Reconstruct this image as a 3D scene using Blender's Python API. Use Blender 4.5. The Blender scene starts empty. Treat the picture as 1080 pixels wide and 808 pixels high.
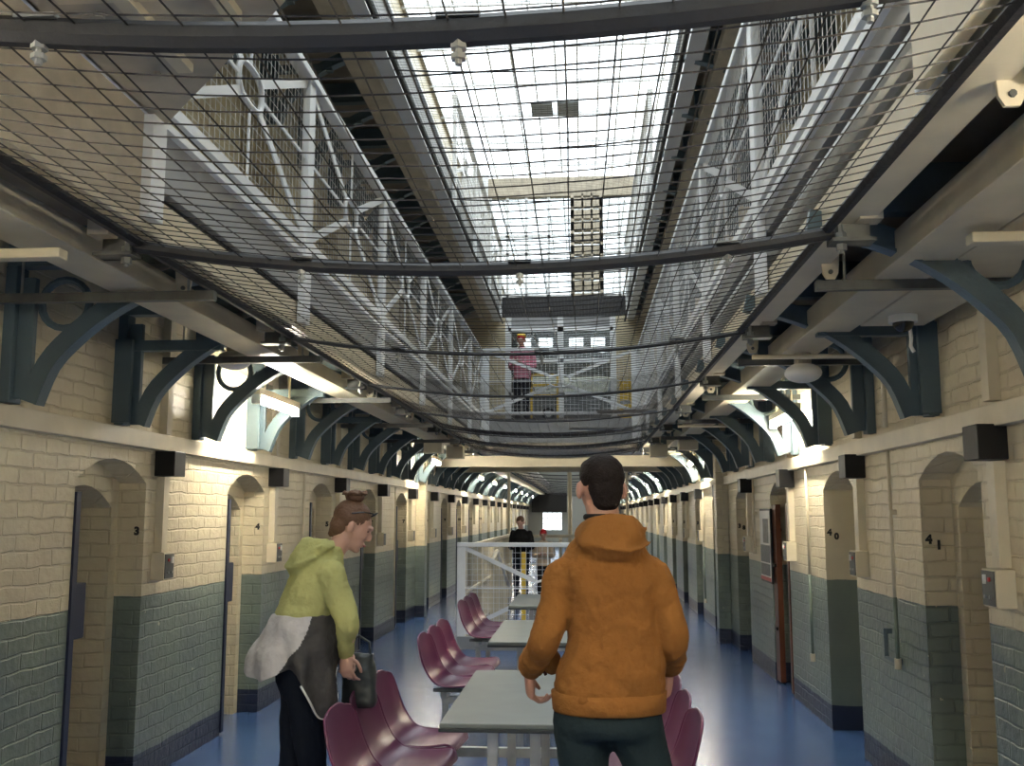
import bpy, bmesh, math, random
from mathutils import Vector, Matrix, noise
random.seed(4)
PI = math.pi
scene = bpy.context.scene
COL = scene.collection

# ------------------------------------------------------------------ camera
CAM_H = 1.6
cam_d = bpy.data.cameras.new('camera')
cam = bpy.data.objects.new('camera', cam_d)
COL.objects.link(cam)
cam.location = (0, 0, CAM_H)
cam.rotation_euler = (math.radians(90 + 7.541), 0, math.radians(4.05))
cam_d.sensor_width = 36
cam_d.lens = 36 * 1050 / 1080
cam_d.clip_start = 0.05
scene.camera = cam
scene.view_settings.view_transform = 'Standard'
scene.view_settings.look = 'None'
scene.view_settings.gamma = 1
scene.view_settings.use_curve_mapping = False
scene.view_settings.exposure = 1.82

# ------------------------------------------------------------------ daylight
SKY = 1.3
w = bpy.data.worlds.new('overcast_sky')
scene.world = w
w.use_nodes = True
bg = w.node_tree.nodes['Background']
bg.inputs[0].default_value = (0.90, 0.95, 1.0, 1)
bg.inputs[1].default_value = SKY
for (py, ln) in ((5.0, 32), (35.5, 27)):
    ld = bpy.data.lights.new('skylight_portal', 'AREA')
    ld.shape = 'RECTANGLE'
    ld.size = 4.3
    ld.size_y = ln
    ld.cycles.is_portal = True
    lo = bpy.data.objects.new('skylight_portal', ld)
    lo.location = (-0.41, py, 9.3)
    COL.objects.link(lo)

TUBE_EMIT = 62.0

# ------------------------------------------------------------------ materials
def mat(name, col=(0.8, 0.8, 0.8), rough=0.5, metal=0.0, bump=0.0, bscale=40, var=0.0, vscale=3.0, spec=0.5, coat=0.0, bdist=0.01):
    m = bpy.data.materials.new(name)
    m.use_nodes = True
    nt = m.node_tree
    b = nt.nodes['Principled BSDF']
    b.inputs['Base Color'].default_value = (*col, 1)
    b.inputs['Roughness'].default_value = rough
    b.inputs['Metallic'].default_value = metal
    b.inputs['Specular IOR Level'].default_value = spec
    b.inputs['Coat Weight'].default_value = coat
    geo = None
    if var or bump:
        geo = nt.nodes.new('ShaderNodeNewGeometry')
    if var:
        n = nt.nodes.new('ShaderNodeTexNoise')
        n.inputs['Scale'].default_value = vscale
        n.inputs['Detail'].default_value = 6
        nt.links.new(geo.outputs['Position'], n.inputs['Vector'])
        r = nt.nodes.new('ShaderNodeMapRange')
        r.inputs[1].default_value = 0.3
        r.inputs[2].default_value = 0.7
        r.inputs[3].default_value = 1 - var
        r.inputs[4].default_value = 1 + var * 0.4
        nt.links.new(n.outputs['Fac'], r.inputs[0])
        h = nt.nodes.new('ShaderNodeHueSaturation')
        h.inputs['Color'].default_value = (*col, 1)
        nt.links.new(r.outputs[0], h.inputs['Value'])
        nt.links.new(h.outputs[0], b.inputs['Base Color'])
    if bump:
        n = nt.nodes.new('ShaderNodeTexNoise')
        n.inputs['Scale'].default_value = bscale
        n.inputs['Detail'].default_value = 5
        nt.links.new(geo.outputs['Position'], n.inputs['Vector'])
        bp = nt.nodes.new('ShaderNodeBump')
        bp.inputs['Strength'].default_value = bump
        bp.inputs['Distance'].default_value = bdist
        nt.links.new(n.outputs['Fac'], bp.inputs['Height'])
        nt.links.new(bp.outputs[0], b.inputs['Normal'])
    return m

def emis(name, col, s):
    m = bpy.data.materials.new(name)
    m.use_nodes = True
    nt = m.node_tree
    nt.nodes.clear()
    o = nt.nodes.new('ShaderNodeOutputMaterial')
    e = nt.nodes.new('ShaderNodeEmission')
    e.inputs[0].default_value = (*col, 1)
    e.inputs[1].default_value = s
    nt.links.new(e.outputs[0], o.inputs[0])
    return m

CREAM = (0.66, 0.58, 0.40)
GREEN = (0.175, 0.215, 0.18)
NAVY = (0.016, 0.024, 0.055)

def brick_mat(name, banded):
    """painted brickwork: cream above, green dado, navy skirting when banded"""
    m = bpy.data.materials.new(name)
    m.use_nodes = True
    nt = m.node_tree
    N = nt.nodes.new
    L = nt.links.new
    b = nt.nodes['Principled BSDF']
    geo = N('ShaderNodeNewGeometry')
    sep = N('ShaderNodeSeparateXYZ')
    L(geo.outputs['Position'], sep.inputs[0])
    add = N('ShaderNodeMath')
    add.operation = 'ADD'
    L(sep.outputs[0], add.inputs[0])
    L(sep.outputs[1], add.inputs[1])
    com = N('ShaderNodeCombineXYZ')
    L(add.outputs[0], com.inputs[0])
    L(sep.outputs[2], com.inputs[1])
    # slightly wandering courses
    nz = N('ShaderNodeTexNoise')
    nz.inputs['Scale'].default_value = 5
    L(geo.outputs['Position'], nz.inputs['Vector'])
    sc = N('ShaderNodeVectorMath')
    sc.operation = 'SCALE'
    sc.inputs['Scale'].default_value = 0.032
    L(nz.outputs['Color'], sc.inputs[0])
    va = N('ShaderNodeVectorMath')
    L(com.outputs[0], va.inputs[0])
    L(sc.outputs[0], va.inputs[1])
    br = N('ShaderNodeTexBrick')
    br.inputs['Scale'].default_value = 1
    br.inputs['Brick Width'].default_value = 0.225
    br.inputs['Row Height'].default_value = 0.08
    br.inputs['Mortar Size'].default_value = 0.007
    br.inputs['Mortar Smooth'].default_value = 0.6
    br.inputs['Color1'].default_value = (1, 1, 1, 1)
    br.inputs['Color2'].default_value = (0.55, 0.55, 0.55, 1)
    br.inputs['Mortar'].default_value = (0, 0, 0, 1)
    L(va.outputs[0], br.inputs['Vector'])
    n2 = N('ShaderNodeTexNoise')
    n2.inputs['Scale'].default_value = 22
    n2.inputs['Detail'].default_value = 6
    L(geo.outputs['Position'], n2.inputs['Vector'])
    mx = N('ShaderNodeMath')
    mx.operation = 'MULTIPLY_ADD'
    mx.inputs[1].default_value = 0.5
    L(n2.outputs['Fac'], mx.inputs[0])
    L(br.outputs['Color'], mx.inputs[2])
    bp = N('ShaderNodeBump')
    bp.inputs['Strength'].default_value = 0.85
    bp.inputs['Distance'].default_value = 0.016
    L(mx.outputs[0], bp.inputs['Height'])
    L(bp.outputs[0], b.inputs['Normal'])
    # colour
    n3 = N('ShaderNodeTexNoise')
    n3.inputs['Scale'].default_value = 2.2
    n3.inputs['Detail'].default_value = 8
    L(geo.outputs['Position'], n3.inputs['Vector'])
    base = N('ShaderNodeMixRGB')
    base.inputs[1].default_value = (*CREAM, 1)
    base.inputs[2].default_value = (0.56, 0.475, 0.335, 1)
    r3 = N('ShaderNodeMapRange')
    r3.inputs[1].default_value = 0.4
    r3.inputs[2].default_value = 0.7
    L(n3.outputs['Fac'], r3.inputs[0])
    L(r3.outputs[0], base.inputs[0])
    out = base
    if banded:
        # wavy hand-painted edge
        zz = N('ShaderNodeMath')
        zz.operation = 'MULTIPLY_ADD'
        zz.inputs[1].default_value = 0.02
        L(nz.outputs['Fac'], zz.inputs[0])
        L(sep.outputs[2], zz.inputs[2])
        g = N('ShaderNodeMath')
        g.operation = 'LESS_THAN'
        g.inputs[1].default_value = 1.12
        L(zz.outputs[0], g.inputs[0])
        gcol = N('ShaderNodeMixRGB')
        gcol.inputs[1].default_value = (*GREEN, 1)
        gcol.inputs[2].default_value = (0.135, 0.165, 0.155, 1)
        L(r3.outputs[0], gcol.inputs[0])
        # chips of pale paint showing through the dado
        ch = N('ShaderNodeTexNoise')
        ch.inputs['Scale'].default_value = 17
        ch.inputs['Detail'].default_value = 2
        L(geo.outputs['Position'], ch.inputs['Vector'])
        cg = N('ShaderNodeMath')
        cg.operation = 'GREATER_THAN'
        cg.inputs[1].default_value = 0.755
        L(ch.outputs['Fac'], cg.inputs[0])
        chip = N('ShaderNodeMixRGB')
        chip.inputs[2].default_value = (0.5, 0.47, 0.36, 1)
        L(cg.outputs[0], chip.inputs[0])
        L(gcol.outputs[0], chip.inputs[1])
        m1 = N('ShaderNodeMixRGB')
        L(g.outputs[0], m1.inputs[0])
        L(base.outputs[0], m1.inputs[1])
        L(chip.outputs[0], m1.inputs[2])
        n = N('ShaderNodeMath')
        n.operation = 'LESS_THAN'
        n.inputs[1].default_value = 0.19
        L(zz.outputs[0], n.inputs[0])
        m2 = N('ShaderNodeMixRGB')
        m2.inputs[2].default_value = (*NAVY, 1)
        L(n.outputs[0], m2.inputs[0])
        L(m1.outputs[0], m2.inputs[1])
        out = m2
    L(out.outputs[0], b.inputs['Base Color'])
    b.inputs['Roughness'].default_value = 0.36
    return m

def floor_mat():
    m = bpy.data.materials.new('blue_floor_paint')
    m.use_nodes = True
    nt = m.node_tree
    N = nt.nodes.new
    L = nt.links.new
    b = nt.nodes['Principled BSDF']
    geo = N('ShaderNodeNewGeometry')
    n = N('ShaderNodeTexNoise')
    n.inputs['Scale'].default_value = 1.3
    n.inputs['Detail'].default_value = 8
    L(geo.outputs['Position'], n.inputs['Vector'])
    mx = N('ShaderNodeMixRGB')
    mx.inputs[1].default_value = (0.042, 0.10, 0.27, 1)
    mx.inputs[2].default_value = (0.062, 0.13, 0.30, 1)
    L(n.outputs['Fac'], mx.inputs[0])
    br = N('ShaderNodeTexBrick')
    br.offset = 0
    br.inputs['Scale'].default_value = 1
    br.inputs['Brick Width'].default_value = 1.5
    br.inputs['Row Height'].default_value = 8.0
    br.inputs['Mortar Size'].default_value = 0.005
    br.inputs['Mortar Smooth'].default_value = 0.3
    L(geo.outputs['Position'], br.inputs['Vector'])
    dk = N('ShaderNodeMixRGB')
    dk.inputs[2].default_value = (0.035, 0.07, 0.2, 1)
    L(br.outputs['Fac'], dk.inputs[0])
    L(mx.outputs[0], dk.inputs[1])
    L(dk.outputs[0], b.inputs['Base Color'])
    n2 = N('ShaderNodeTexNoise')
    n2.inputs['Scale'].default_value = 3.5
    n2.inputs['Detail'].default_value = 5
    L(geo.outputs['Position'], n2.inputs['Vector'])
    r = N('ShaderNodeMapRange')
    r.inputs[3].default_value = 0.17
    r.inputs[4].default_value = 0.30
    L(n2.outputs['Fac'], r.inputs[0])
    L(r.outputs[0], b.inputs['Roughness'])
    bp = N('ShaderNodeBump')
    bp.inputs['Strength'].default_value = 0.03
    bp.inputs['Distance'].default_value = 0.01
    L(n2.outputs['Fac'], bp.inputs['Height'])
    L(bp.outputs[0], b.inputs['Normal'])
    b.inputs['Specular IOR Level'].default_value = 0.8
    b.inputs['Coat Weight'].default_value = 0.35
    b.inputs['Coat Roughness'].default_value = 0.25
    return m

def glass_mat():
    m = bpy.data.materials.new('thin_glass')
    m.use_nodes = True
    nt = m.node_tree
    nt.nodes.clear()
    o = nt.nodes.new('ShaderNodeOutputMaterial')
    t = nt.nodes.new('ShaderNodeBsdfTransparent')
    t.inputs[0].default_value = (0.93, 0.95, 0.95, 1)
    g = nt.nodes.new('ShaderNodeBsdfGlossy')
    g.inputs['Roughness'].default_value = 0.05
    x = nt.nodes.new('ShaderNodeMixShader')
    x.inputs[0].default_value = 0.05
    nt.links.new(t.outputs[0], x.inputs[1])
    nt.links.new(g.outputs[0], x.inputs[2])
    nt.links.new(x.outputs[0], o.inputs[0])
    return m

M_BRICK = brick_mat('painted_brick_banded', True)
M_BRICK_UP = brick_mat('painted_brick_cream', False)
M_FLOOR = floor_mat()
M_GLASS = glass_mat()
M_CREAM = mat('cream_gloss_paint', (0.64, 0.57, 0.42), 0.38, var=0.12, vscale=5, bump=0.1)
M_CREAMD = mat('aged_cream_paint', (0.50, 0.44, 0.34), 0.45, var=0.25, vscale=6, bump=0.15)
M_WHITE = mat('white_gloss_paint', (0.84, 0.86, 0.88), 0.35, var=0.06)
M_TEAL = mat('teal_cast_iron_paint', (0.085, 0.125, 0.145), 0.4, bump=0.2, bscale=60, var=0.15)
M_SOFFIT = mat('soffit_boards', (0.27, 0.23, 0.18), 0.6, bump=0.3, bscale=20, var=0.3, vscale=4)
M_STEELD = mat('dark_galvanised_steel', (0.13, 0.135, 0.13), 0.42, metal=0.6, var=0.25, vscale=15)
M_STEEL = mat('galvanised_steel', (0.42, 0.43, 0.42), 0.38, metal=0.7, var=0.2, vscale=12)
M_GREYP = mat('grey_plate_paint', (0.33, 0.34, 0.35), 0.45, var=0.12)
M_BLACK = mat('black_rubber_sleeve', (0.016, 0.016, 0.018), 0.55, bump=0.3, bscale=30)
M_WIRE = mat('net_wire', (0.05, 0.045, 0.042), 0.5, metal=0.3)
M_BLKBOX = mat('black_plastic', (0.006, 0.006, 0.007), 0.4, spec=0.3)
M_NAVY = mat('navy_iron_paint', (0.012, 0.018, 0.045), 0.4)
M_DARKCELL = mat('cell_interior_paint', (0.34, 0.31, 0.26), 0.6)
M_BROWN = mat('brown_door_varnish', (0.11, 0.033, 0.014), 0.35, var=0.2, vscale=8)
M_PLUM = mat('plum_polypropylene', (0.12, 0.024, 0.068), 0.3, spec=0.5, bump=0.05, bscale=300)
M_TABLE = mat('grey_green_laminate', (0.16, 0.175, 0.16), 0.36, var=0.12, vscale=7)
M_EDGE = mat('black_table_edging', (0.03, 0.035, 0.035), 0.5)
M_INK = mat('black_number_paint', (0.01, 0.01, 0.01), 0.5)
M_RED = mat('red_plastic', (0.5, 0.02, 0.02), 0.4)
M_YELLOW = mat('yellow_paint', (0.75, 0.5, 0.05), 0.4)
M_PAPER = mat('white_card', (0.75, 0.74, 0.70), 0.6)
M_PHOTO = mat('grey_print', (0.09, 0.10, 0.10), 0.4, var=0.5, vscale=25)
M_TUBE = emis('fluorescent_tube_glow', (1.0, 0.93, 0.78), TUBE_EMIT)
M_SKIN = mat('skin', (0.42, 0.22, 0.155), 0.5)
M_SKIN2 = mat('pale_skin', (0.52, 0.31, 0.24), 0.5)
M_HAIRD = mat('dark_brown_hair', (0.010, 0.006, 0.005), 0.75, spec=0.2, bump=0.6, bscale=150)
M_HAIRB = mat('brown_hair', (0.13, 0.065, 0.035), 0.55, bump=0.6, bscale=120)
M_RUST = mat('rust_orange_fleece', (0.21, 0.086, 0.019), 0.9, bump=0.55, bscale=9, bdist=0.05, var=0.1, spec=0.2)
M_PANTS = mat('dark_teal_cotton', (0.012, 0.022, 0.026), 0.85, bump=0.5, bscale=9, bdist=0.04, spec=0.2)
M_LIME = mat('lime_fleece', (0.44, 0.44, 0.18), 0.9, bump=0.6, bscale=11, bdist=0.04, var=0.12, spec=0.2)
M_DENIM = mat('dark_navy_denim', (0.006, 0.009, 0.017), 0.85, bump=0.3, bscale=40, spec=0.2)
M_JKT_W = mat('pale_grey_jacket_cloth', (0.50, 0.48, 0.48), 0.7, bump=0.5, bscale=10, bdist=0.04)
M_JKT_D = mat('charcoal_jacket_cloth', (0.045, 0.042, 0.042), 0.75, bump=0.5, bscale=10, bdist=0.04)
M_BLKCLOTH = mat('black_cloth', (0.008, 0.008, 0.009), 0.85, spec=0.2)
M_BAG = mat('grey_leatherette', (0.045, 0.055, 0.055), 0.35, var=0.3, vscale=12)
M_REDHAIR = mat('bright_red_hair', (0.5, 0.01, 0.02), 0.55, bump=0.5, bscale=150)
M_PINK = mat('pink_cloth', (0.6, 0.22, 0.3), 0.8)
M_LENS = mat('dark_lens', (0.01, 0.01, 0.012), 0.08)
M_BEIGE = mat('beige_fur_cloth', (0.45, 0.36, 0.27), 0.9)
M_FARWALL = mat('pale_grey_green_paint', (0.33, 0.34, 0.30), 0.5)
M_BRIDGEFL = mat('grey_bridge_board', (0.14, 0.15, 0.155), 0.5, var=0.15)

# ------------------------------------------------------------------ mesh helpers
class MB:
    def __init__(self):
        self.v = []
        self.f = []
        self.mi = []
    def add(self, vs, fs, mi=0):
        o = len(self.v)
        self.v += [tuple(p) for p in vs]
        for f in fs:
            self.f.append(tuple(i + o for i in f))
            self.mi.append(mi)
        return self
    def quad(self, a, b, c, d, mi=0):
        return self.add([a, b, c, d], [(0, 1, 2, 3)], mi)
    def box(self, x0, y0, z0, x1, y1, z1, mi=0):
        if x0 > x1: x0, x1 = x1, x0
        if y0 > y1: y0, y1 = y1, y0
        if z0 > z1: z0, z1 = z1, z0
        vs = [(x0,y0,z0),(x1,y0,z0),(x1,y1,z0),(x0,y1,z0),(x0,y0,z1),(x1,y0,z1),(x1,y1,z1),(x0,y1,z1)]
        return self.add(vs, [(3,2,1,0),(4,5,6,7),(0,1,5,4),(1,2,6,5),(2,3,7,6),(3,0,4,7)], mi)
    def bar(self, p, q, a, b, side=None, mi=0):
        """rectangular bar p->q, a wide along side, b the other way"""
        p = Vector(p); q = Vector(q)
        d = (q - p).normalized()
        s = Vector(side) if side else (Vector((0,0,1)) if abs(d.z) < 0.9 else Vector((1,0,0)))
        s = (s - d * s.dot(d)).normalized()
        t = d.cross(s)
        vs = []
        for c in (p, q):
            for (i, j) in ((-1,-1),(1,-1),(1,1),(-1,1)):
                vs.append(c + s * (i*a/2) + t * (j*b/2))
        return self.add(vs, [(3,2,1,0),(4,5,6,7),(0,1,5,4),(1,2,6,5),(2,3,7,6),(3,0,4,7)], mi)
    def tube(self, p, q, r, n=8, r2=None, mi=0):
        return self.path([p, q], [r, r if r2 is None else r2], n, mi=mi)
    def path(self, pts, r, n=8, closed=False, mi=0, cap=True, flat=1.0, side=None):
        pts = [Vector(p) for p in pts]
        k = len(pts)
        if not isinstance(r, (list, tuple)): r = [r] * k
        vs = []
        prev = None
        for i, p in enumerate(pts):
            if closed:
                d = pts[(i+1) % k] - pts[i-1]
            else:
                d = pts[min(i+1, k-1)] - pts[max(i-1, 0)]
            d.normalize()
            if prev is None:
                s = Vector(side) if side else (Vector((0,0,1)) if abs(d.z) < 0.9 else Vector((1,0,0)))
            else:
                s = prev
            s = (s - d * s.dot(d))
            if s.length < 1e-6: s = d.orthogonal()
            s.normalize()
            prev = s
            t = d.cross(s)
            for j in range(n):
                a = 2*PI*(j+0.5)/n
                vs.append(p + s*(math.cos(a)*r[i]) + t*(math.sin(a)*r[i]*flat))
        fs = []
        m = k if closed else k-1
        for i in range(m):
            for j in range(n):
                a = i*n+j; b = i*n+(j+1) % n
                c = ((i+1) % k)*n+(j+1) % n; e = ((i+1) % k)*n+j
                fs.append((a, b, c, e))
        if not closed and cap:
            fs.append(tuple(range(n-1, -1, -1)))
            fs.append(tuple((k-1)*n + j for j in range(n)))
        return self.add(vs, fs, mi)
    def rings(self, rings, cap=True, mi=0):
        """rings: list of lists of points, same count"""
        n = len(rings[0])
        vs = [p for r in rings for p in r]
        fs = []
        for i in range(len(rings)-1):
            for j in range(n):
                fs.append((i*n+j, i*n+(j+1) % n, (i+1)*n+(j+1) % n, (i+1)*n+j))
        if cap:
            fs.append(tuple(range(n-1, -1, -1)))
            fs.append(tuple((len(rings)-1)*n+j for j in range(n)))
        return self.add(vs, fs, mi)
    def ell(self, c, r, n=14, m=10, rot=None, mi=0):
        vs = []
        c = Vector(c)
        for i in range(m+1):
            th = PI*i/m
            for j in range(n):
                ph = 2*PI*j/n
                v = Vector((r[0]*math.sin(th)*math.cos(ph), r[1]*math.sin(th)*math.sin(ph), r[2]*math.cos(th)))
                if rot: v = rot @ v
                vs.append(c+v)
        fs = []
        for i in range(m):
            for j in range(n):
                fs.append((i*n+j, (i+1)*n+j, (i+1)*n+(j+1) % n, i*n+(j+1) % n))
        return self.add(vs, fs, mi)
    def prism(self, poly, plane, c0, c1, mi=0):
        """poly of 2D points in plane ('xz','yz','xy'), extruded along the remaining axis from c0 to c1"""
        def P(a, b, c):
            return {'xz': (a, c, b), 'yz': (c, a, b), 'xy': (a, b, c)}[plane]
        n = len(poly)
        vs = [P(a, b, c0) for a, b in poly] + [P(a, b, c1) for a, b in poly]
        fs = [tuple(range(n)), tuple(range(2*n-1, n-1, -1))]
        for i in range(n):
            j = (i+1) % n
            fs.append((i, n+i, n+j, j))
        return self.add(vs, fs, mi)
    def xf(self, mtx):
        self.v = [tuple(mtx @ Vector(p)) for p in self.v]
        return self
    def build(self, name, mats, parent=None, smooth=False, bevel=0, fixn=True):
        me = bpy.data.meshes.new(name)
        me.from_pydata(self.v, [], self.f)
        if not isinstance(mats, (list, tuple)): mats = [mats]
        for m in mats: me.materials.append(m)
        if len(mats) > 1:
            me.polygons.foreach_set('material_index', self.mi)
        if fixn:
            bm = bmesh.new()
            bm.from_mesh(me)
            bmesh.ops.recalc_face_normals(bm, faces=bm.faces)
            bm.to_mesh(me)
            bm.free()
        if smooth:
            me.polygons.foreach_set('use_smooth', [True]*len(me.polygons))
        me.update()
        o = bpy.data.objects.new(name, me)
        COL.objects.link(o)
        if parent is not None: o.parent = parent
        if bevel:
            b = o.modifiers.new('bevel', 'BEVEL')
            b.width = bevel
            b.segments = 2
            b.limit_method = 'ANGLE'
        return o

def tag(o, label=None, cat=None, group=None, kind=None):
    if label: o['label'] = label
    if cat: o['category'] = cat
    if group: o['group'] = group
    if kind: o['kind'] = kind
    return o

def thing(name, label, cat, loc=(0,0,0), rz=0, group=None):
    o = bpy.data.objects.new(name, None)
    o.empty_display_size = 0.1
    COL.objects.link(o)
    o.location = loc
    o.rotation_euler = (0, 0, rz)
    return tag(o, label, cat, group)

def struct(o, label=None):
    return tag(o, label=label, kind='structure')

def copy_tree(o, parent=None):
    c = o.copy()
    COL.objects.link(c)
    if parent is not None: c.parent = parent
    for ch in list(o.children):
        copy_tree(ch, c)
    return c

ORD = ['first','second','third','fourth','fifth','sixth','seventh','eighth','ninth','tenth','eleventh','twelfth','thirteenth','fourteenth','fifteenth','sixteenth','seventeenth','eighteenth','nineteenth','twentieth','twenty-first','twenty-second','twenty-third','twenty-fourth','twenty-fifth','twenty-sixth','twenty-seventh','twenty-eighth','twenty-ninth','thirtieth','thirty-first','thirty-second','thirty-third','thirty-fourth','thirty-fifth','thirty-sixth','thirty-seventh','thirty-eighth','thirty-ninth','fortieth','forty-first','forty-second','forty-third','forty-fourth','forty-fifth','forty-sixth']

def text_mesh(s, name, size, m, parent, loc, rot, ext=0.002, offset=0.004):
    cu = bpy.data.curves.new(name, 'FONT')
    cu.body = s
    cu.size = size
    cu.extrude = ext
    cu.offset = offset
    cu.align_x = 'CENTER'
    cu.align_y = 'CENTER'
    to = bpy.data.objects.new(name + '_tmp', cu)
    COL.objects.link(to)
    dg = bpy.context.evaluated_depsgraph_get()
    me = bpy.data.meshes.new_from_object(to.evaluated_get(dg))
    bpy.data.objects.remove(to)
    me.materials.clear()
    me.materials.append(m)
    o = bpy.data.objects.new(name, me)
    COL.objects.link(o)
    o.location = loc
    o.rotation_euler = rot
    if parent is not None: o.parent = parent
    return o

# ------------------------------------------------------------------ room shell
XL, XR = -2.67, 1.85           # wall faces
Y0, Y1 = -12.0, 49.0
EL, ER = -1.6, 0.90            # gallery edges
ZG = 3.08                       # first gallery floor
DZ = 2.78                      # storey height
ZTOP = 9.2
PITCH_L, PITCH_R = 2.28, 2.22
A_L, A_R = 5.10, 4.80          # near jamb of bay 0
WREC = 0.86

fl = MB().box(XL-1.6, Y0-0.2, -0.1, XR+1.6, Y1+1.2, 0).build('floor', M_FLOOR)
struct(fl)

def arch(a, b, z0, n=8):
    pts = []
    for i in range(n+1):
        t = i/n
        y = a + (b-a)*t
        pts.append((y, z0 + 1.79 + 0.13*(1-(2*t-1)**2)))
    return pts

def wall(side):
    s = -1 if side == 'left' else 1
    X = XL if s < 0 else XR
    P, A = (PITCH_L, A_L) if s < 0 else (PITCH_R, A_R)
    m = MB()
    k0 = -7
    bays = []
    k = k0
    while A + P*k + WREC < Y1 - 0.3:
        bays.append((k, A + P*k))
        k += 1
    for lvl in (0, 1):
        z0 = lvl*ZG
        zt = ZG if lvl == 0 else ZTOP
        mi = 0 if lvl == 0 else 1
        prev = Y0
        for (k, a) in bays:
            b = a + WREC
            m.quad((X, prev, z0), (X, a, z0), (X, a, zt), (X, prev, zt), mi)
            ar = arch(a, b, z0)
            for i in range(len(ar)-1):
                (ya, za), (yb, zb) = ar[i], ar[i+1]
                m.quad((X, ya, za), (X, yb, zb), (X, yb, zt), (X, ya, zt), mi)
            d1 = 0.17 if not (s > 0 and k == 1) else 0.42
            d2 = 0.62
            X1 = X + s*d1
            X2 = X + s*d2
            ins = 0.085 if d1 < 0.3 else 0.03
            ai, bi = a+ins, b-ins
            ari = [(y, z - 0.15) for (y, z) in arch(ai, bi, z0)]
            # outer reveals
            m.quad((X, a, z0), (X1, a, z0), (X1, a, ar[0][1]), (X, a, ar[0][1]), mi)
            m.quad((X, b, z0), (X1, b, z0), (X1, b, ar[-1][1]), (X, b, ar[-1][1]), mi if d1 < 0.3 else 2)
            for i in range(len(ar)-1):
                (ya, za), (yb, zb) = ar[i], ar[i+1]
                m.quad((X, ya, za), (X, yb, zb), (X1, yb, zb), (X1, ya, za), 1)
                (yc, zc), (yd, zd) = ari[i], ari[i+1]
                m.quad((X1, ya, za), (X1, yb, zb), (X1, yd, zd), (X1, yc, zc), 1)
                m.quad((X1, yc, zc), (X1, yd, zd), (X2, yd, zd), (X2, yc, zc), 1)
            m.quad((X1, a, z0), (X1, ai, z0), (X1, ai, ari[0][1]), (X1, a, ar[0][1]), 1)
            m.quad((X1, b, z0), (X1, bi, z0), (X1, bi, ari[-1][1]), (X1, b, ar[-1][1]), 1)
            # inner jambs to the cell
            m.quad((X1, ai, z0), (X2, ai, z0), (X2, ai, ari[0][1]), (X1, ai, ari[0][1]), 1)
            m.quad((X1, bi, z0), (X2, bi, z0), (X2, bi, ari[-1][1]), (X1, bi, ari[-1][1]), 1)
            # sill strip of floor in the recess upstairs
            if lvl: m.quad((X, a, z0), (X, b, z0), (X2, b, z0), (X2, a, z0), 1)
            prev = b
        m.quad((X, prev, z0), (X, Y1, z0), (X, Y1, zt), (X, prev, zt), mi)
    # back skin behind the cells keeps the wall solid
    m.quad((X+s*0.75, Y0, 0), (X+s*0.75, Y1, 0), (X+s*0.75, Y1, ZTOP), (X+s*0.75, Y0, ZTOP), 1)
    smooth_paint = bpy.data.materials.get('painted_smooth_banded') or M_BRICK
    o = m.build('wall_'+side, [M_BRICK, M_BRICK_UP, smooth_paint], fixn=False)
    struct(o)
    return bays
# smooth plaster version of the banded paint
sm_ = M_BRICK.copy()
sm_.name = 'painted_smooth_banded'
for n_ in sm_.node_tree.nodes:
    if n_.type == 'BUMP': n_.inputs['Strength'].default_value = 0.06
BL = wall('left')
BR = wall('right')

wb = MB()
wb.box(XL-0.8, Y1, 0, -2.45, Y1+0.2, 2.66)
wb.box(-0.5, Y1, 0, XR+0.8, Y1+0.2, 2.66)
wb.box(-2.45, Y1, 1.72, -0.5, Y1+0.2, 2.66)
wb.box(-2.45, Y1, 0, -1.97, Y1+0.2, 1.72)
wb.box(-1.03, Y1, 0, -0.5, Y1+0.2, 1.72)
wb.box(-1.97, Y1, 0, -1.03, Y1+0.2, 0.85)
wb.box(XL-0.8, Y1, 2.66, XR+0.8, Y1+0.2, ZTOP)
struct(wb.build('wall_back', M_FARWALL))
bl = MB()
for x in (-1.97, -1.74, -1.5, -1.27, -1.03): bl.box(x-0.015, Y1+0.05, 0.85, x+0.015, Y1+0.09, 1.72)
for z in (0.87, 1.15, 1.43, 1.7): bl.box(-1.97, Y1+0.05, z-0.015, -1.03, Y1+0.09, z+0.015)
struct(bl.build('window_1', M_WHITE))
gl = MB().box(-1.97, Y1+0.06, 0.85, -1.03, Y1+0.07, 1.72).build('glass', M_GLASS, bpy.data.objects['window_1'])
hd = thing('roller_shutter_box', 'black shutter box above the far end door', 'shutter', (-1.64, Y1-0.01, 1.72))
MB().box(-0.86, -0.35, 0, 0.86, 0, 0.94).build('housing', M_BLKBOX, hd)
struct(MB().box(XL-0.8, Y0-0.2, 0, XR+0.8, Y0, ZTOP).build('wall_front', M_BRICK_UP))

# gallery decks of both floors (soffit boards), with the edge girder profile
def deck(side, z, name):
    m = MB()
    if side == 'left':
        m.box(XL, Y0, z-0.14, EL-0.11, Y1, z)
    else:
        m.box(ER+0.11, Y0, z-0.14, XR, Y1, z)
    struct(m.build(name, M_SOFFIT))
deck('left', ZG, 'ceiling_left_gallery')
deck('right', ZG, 'ceiling_right_gallery')
deck('left', ZG+DZ, 'ceiling_upper_left_gallery')
deck('right', ZG+DZ, 'ceiling_upper_right_gallery')

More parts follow.
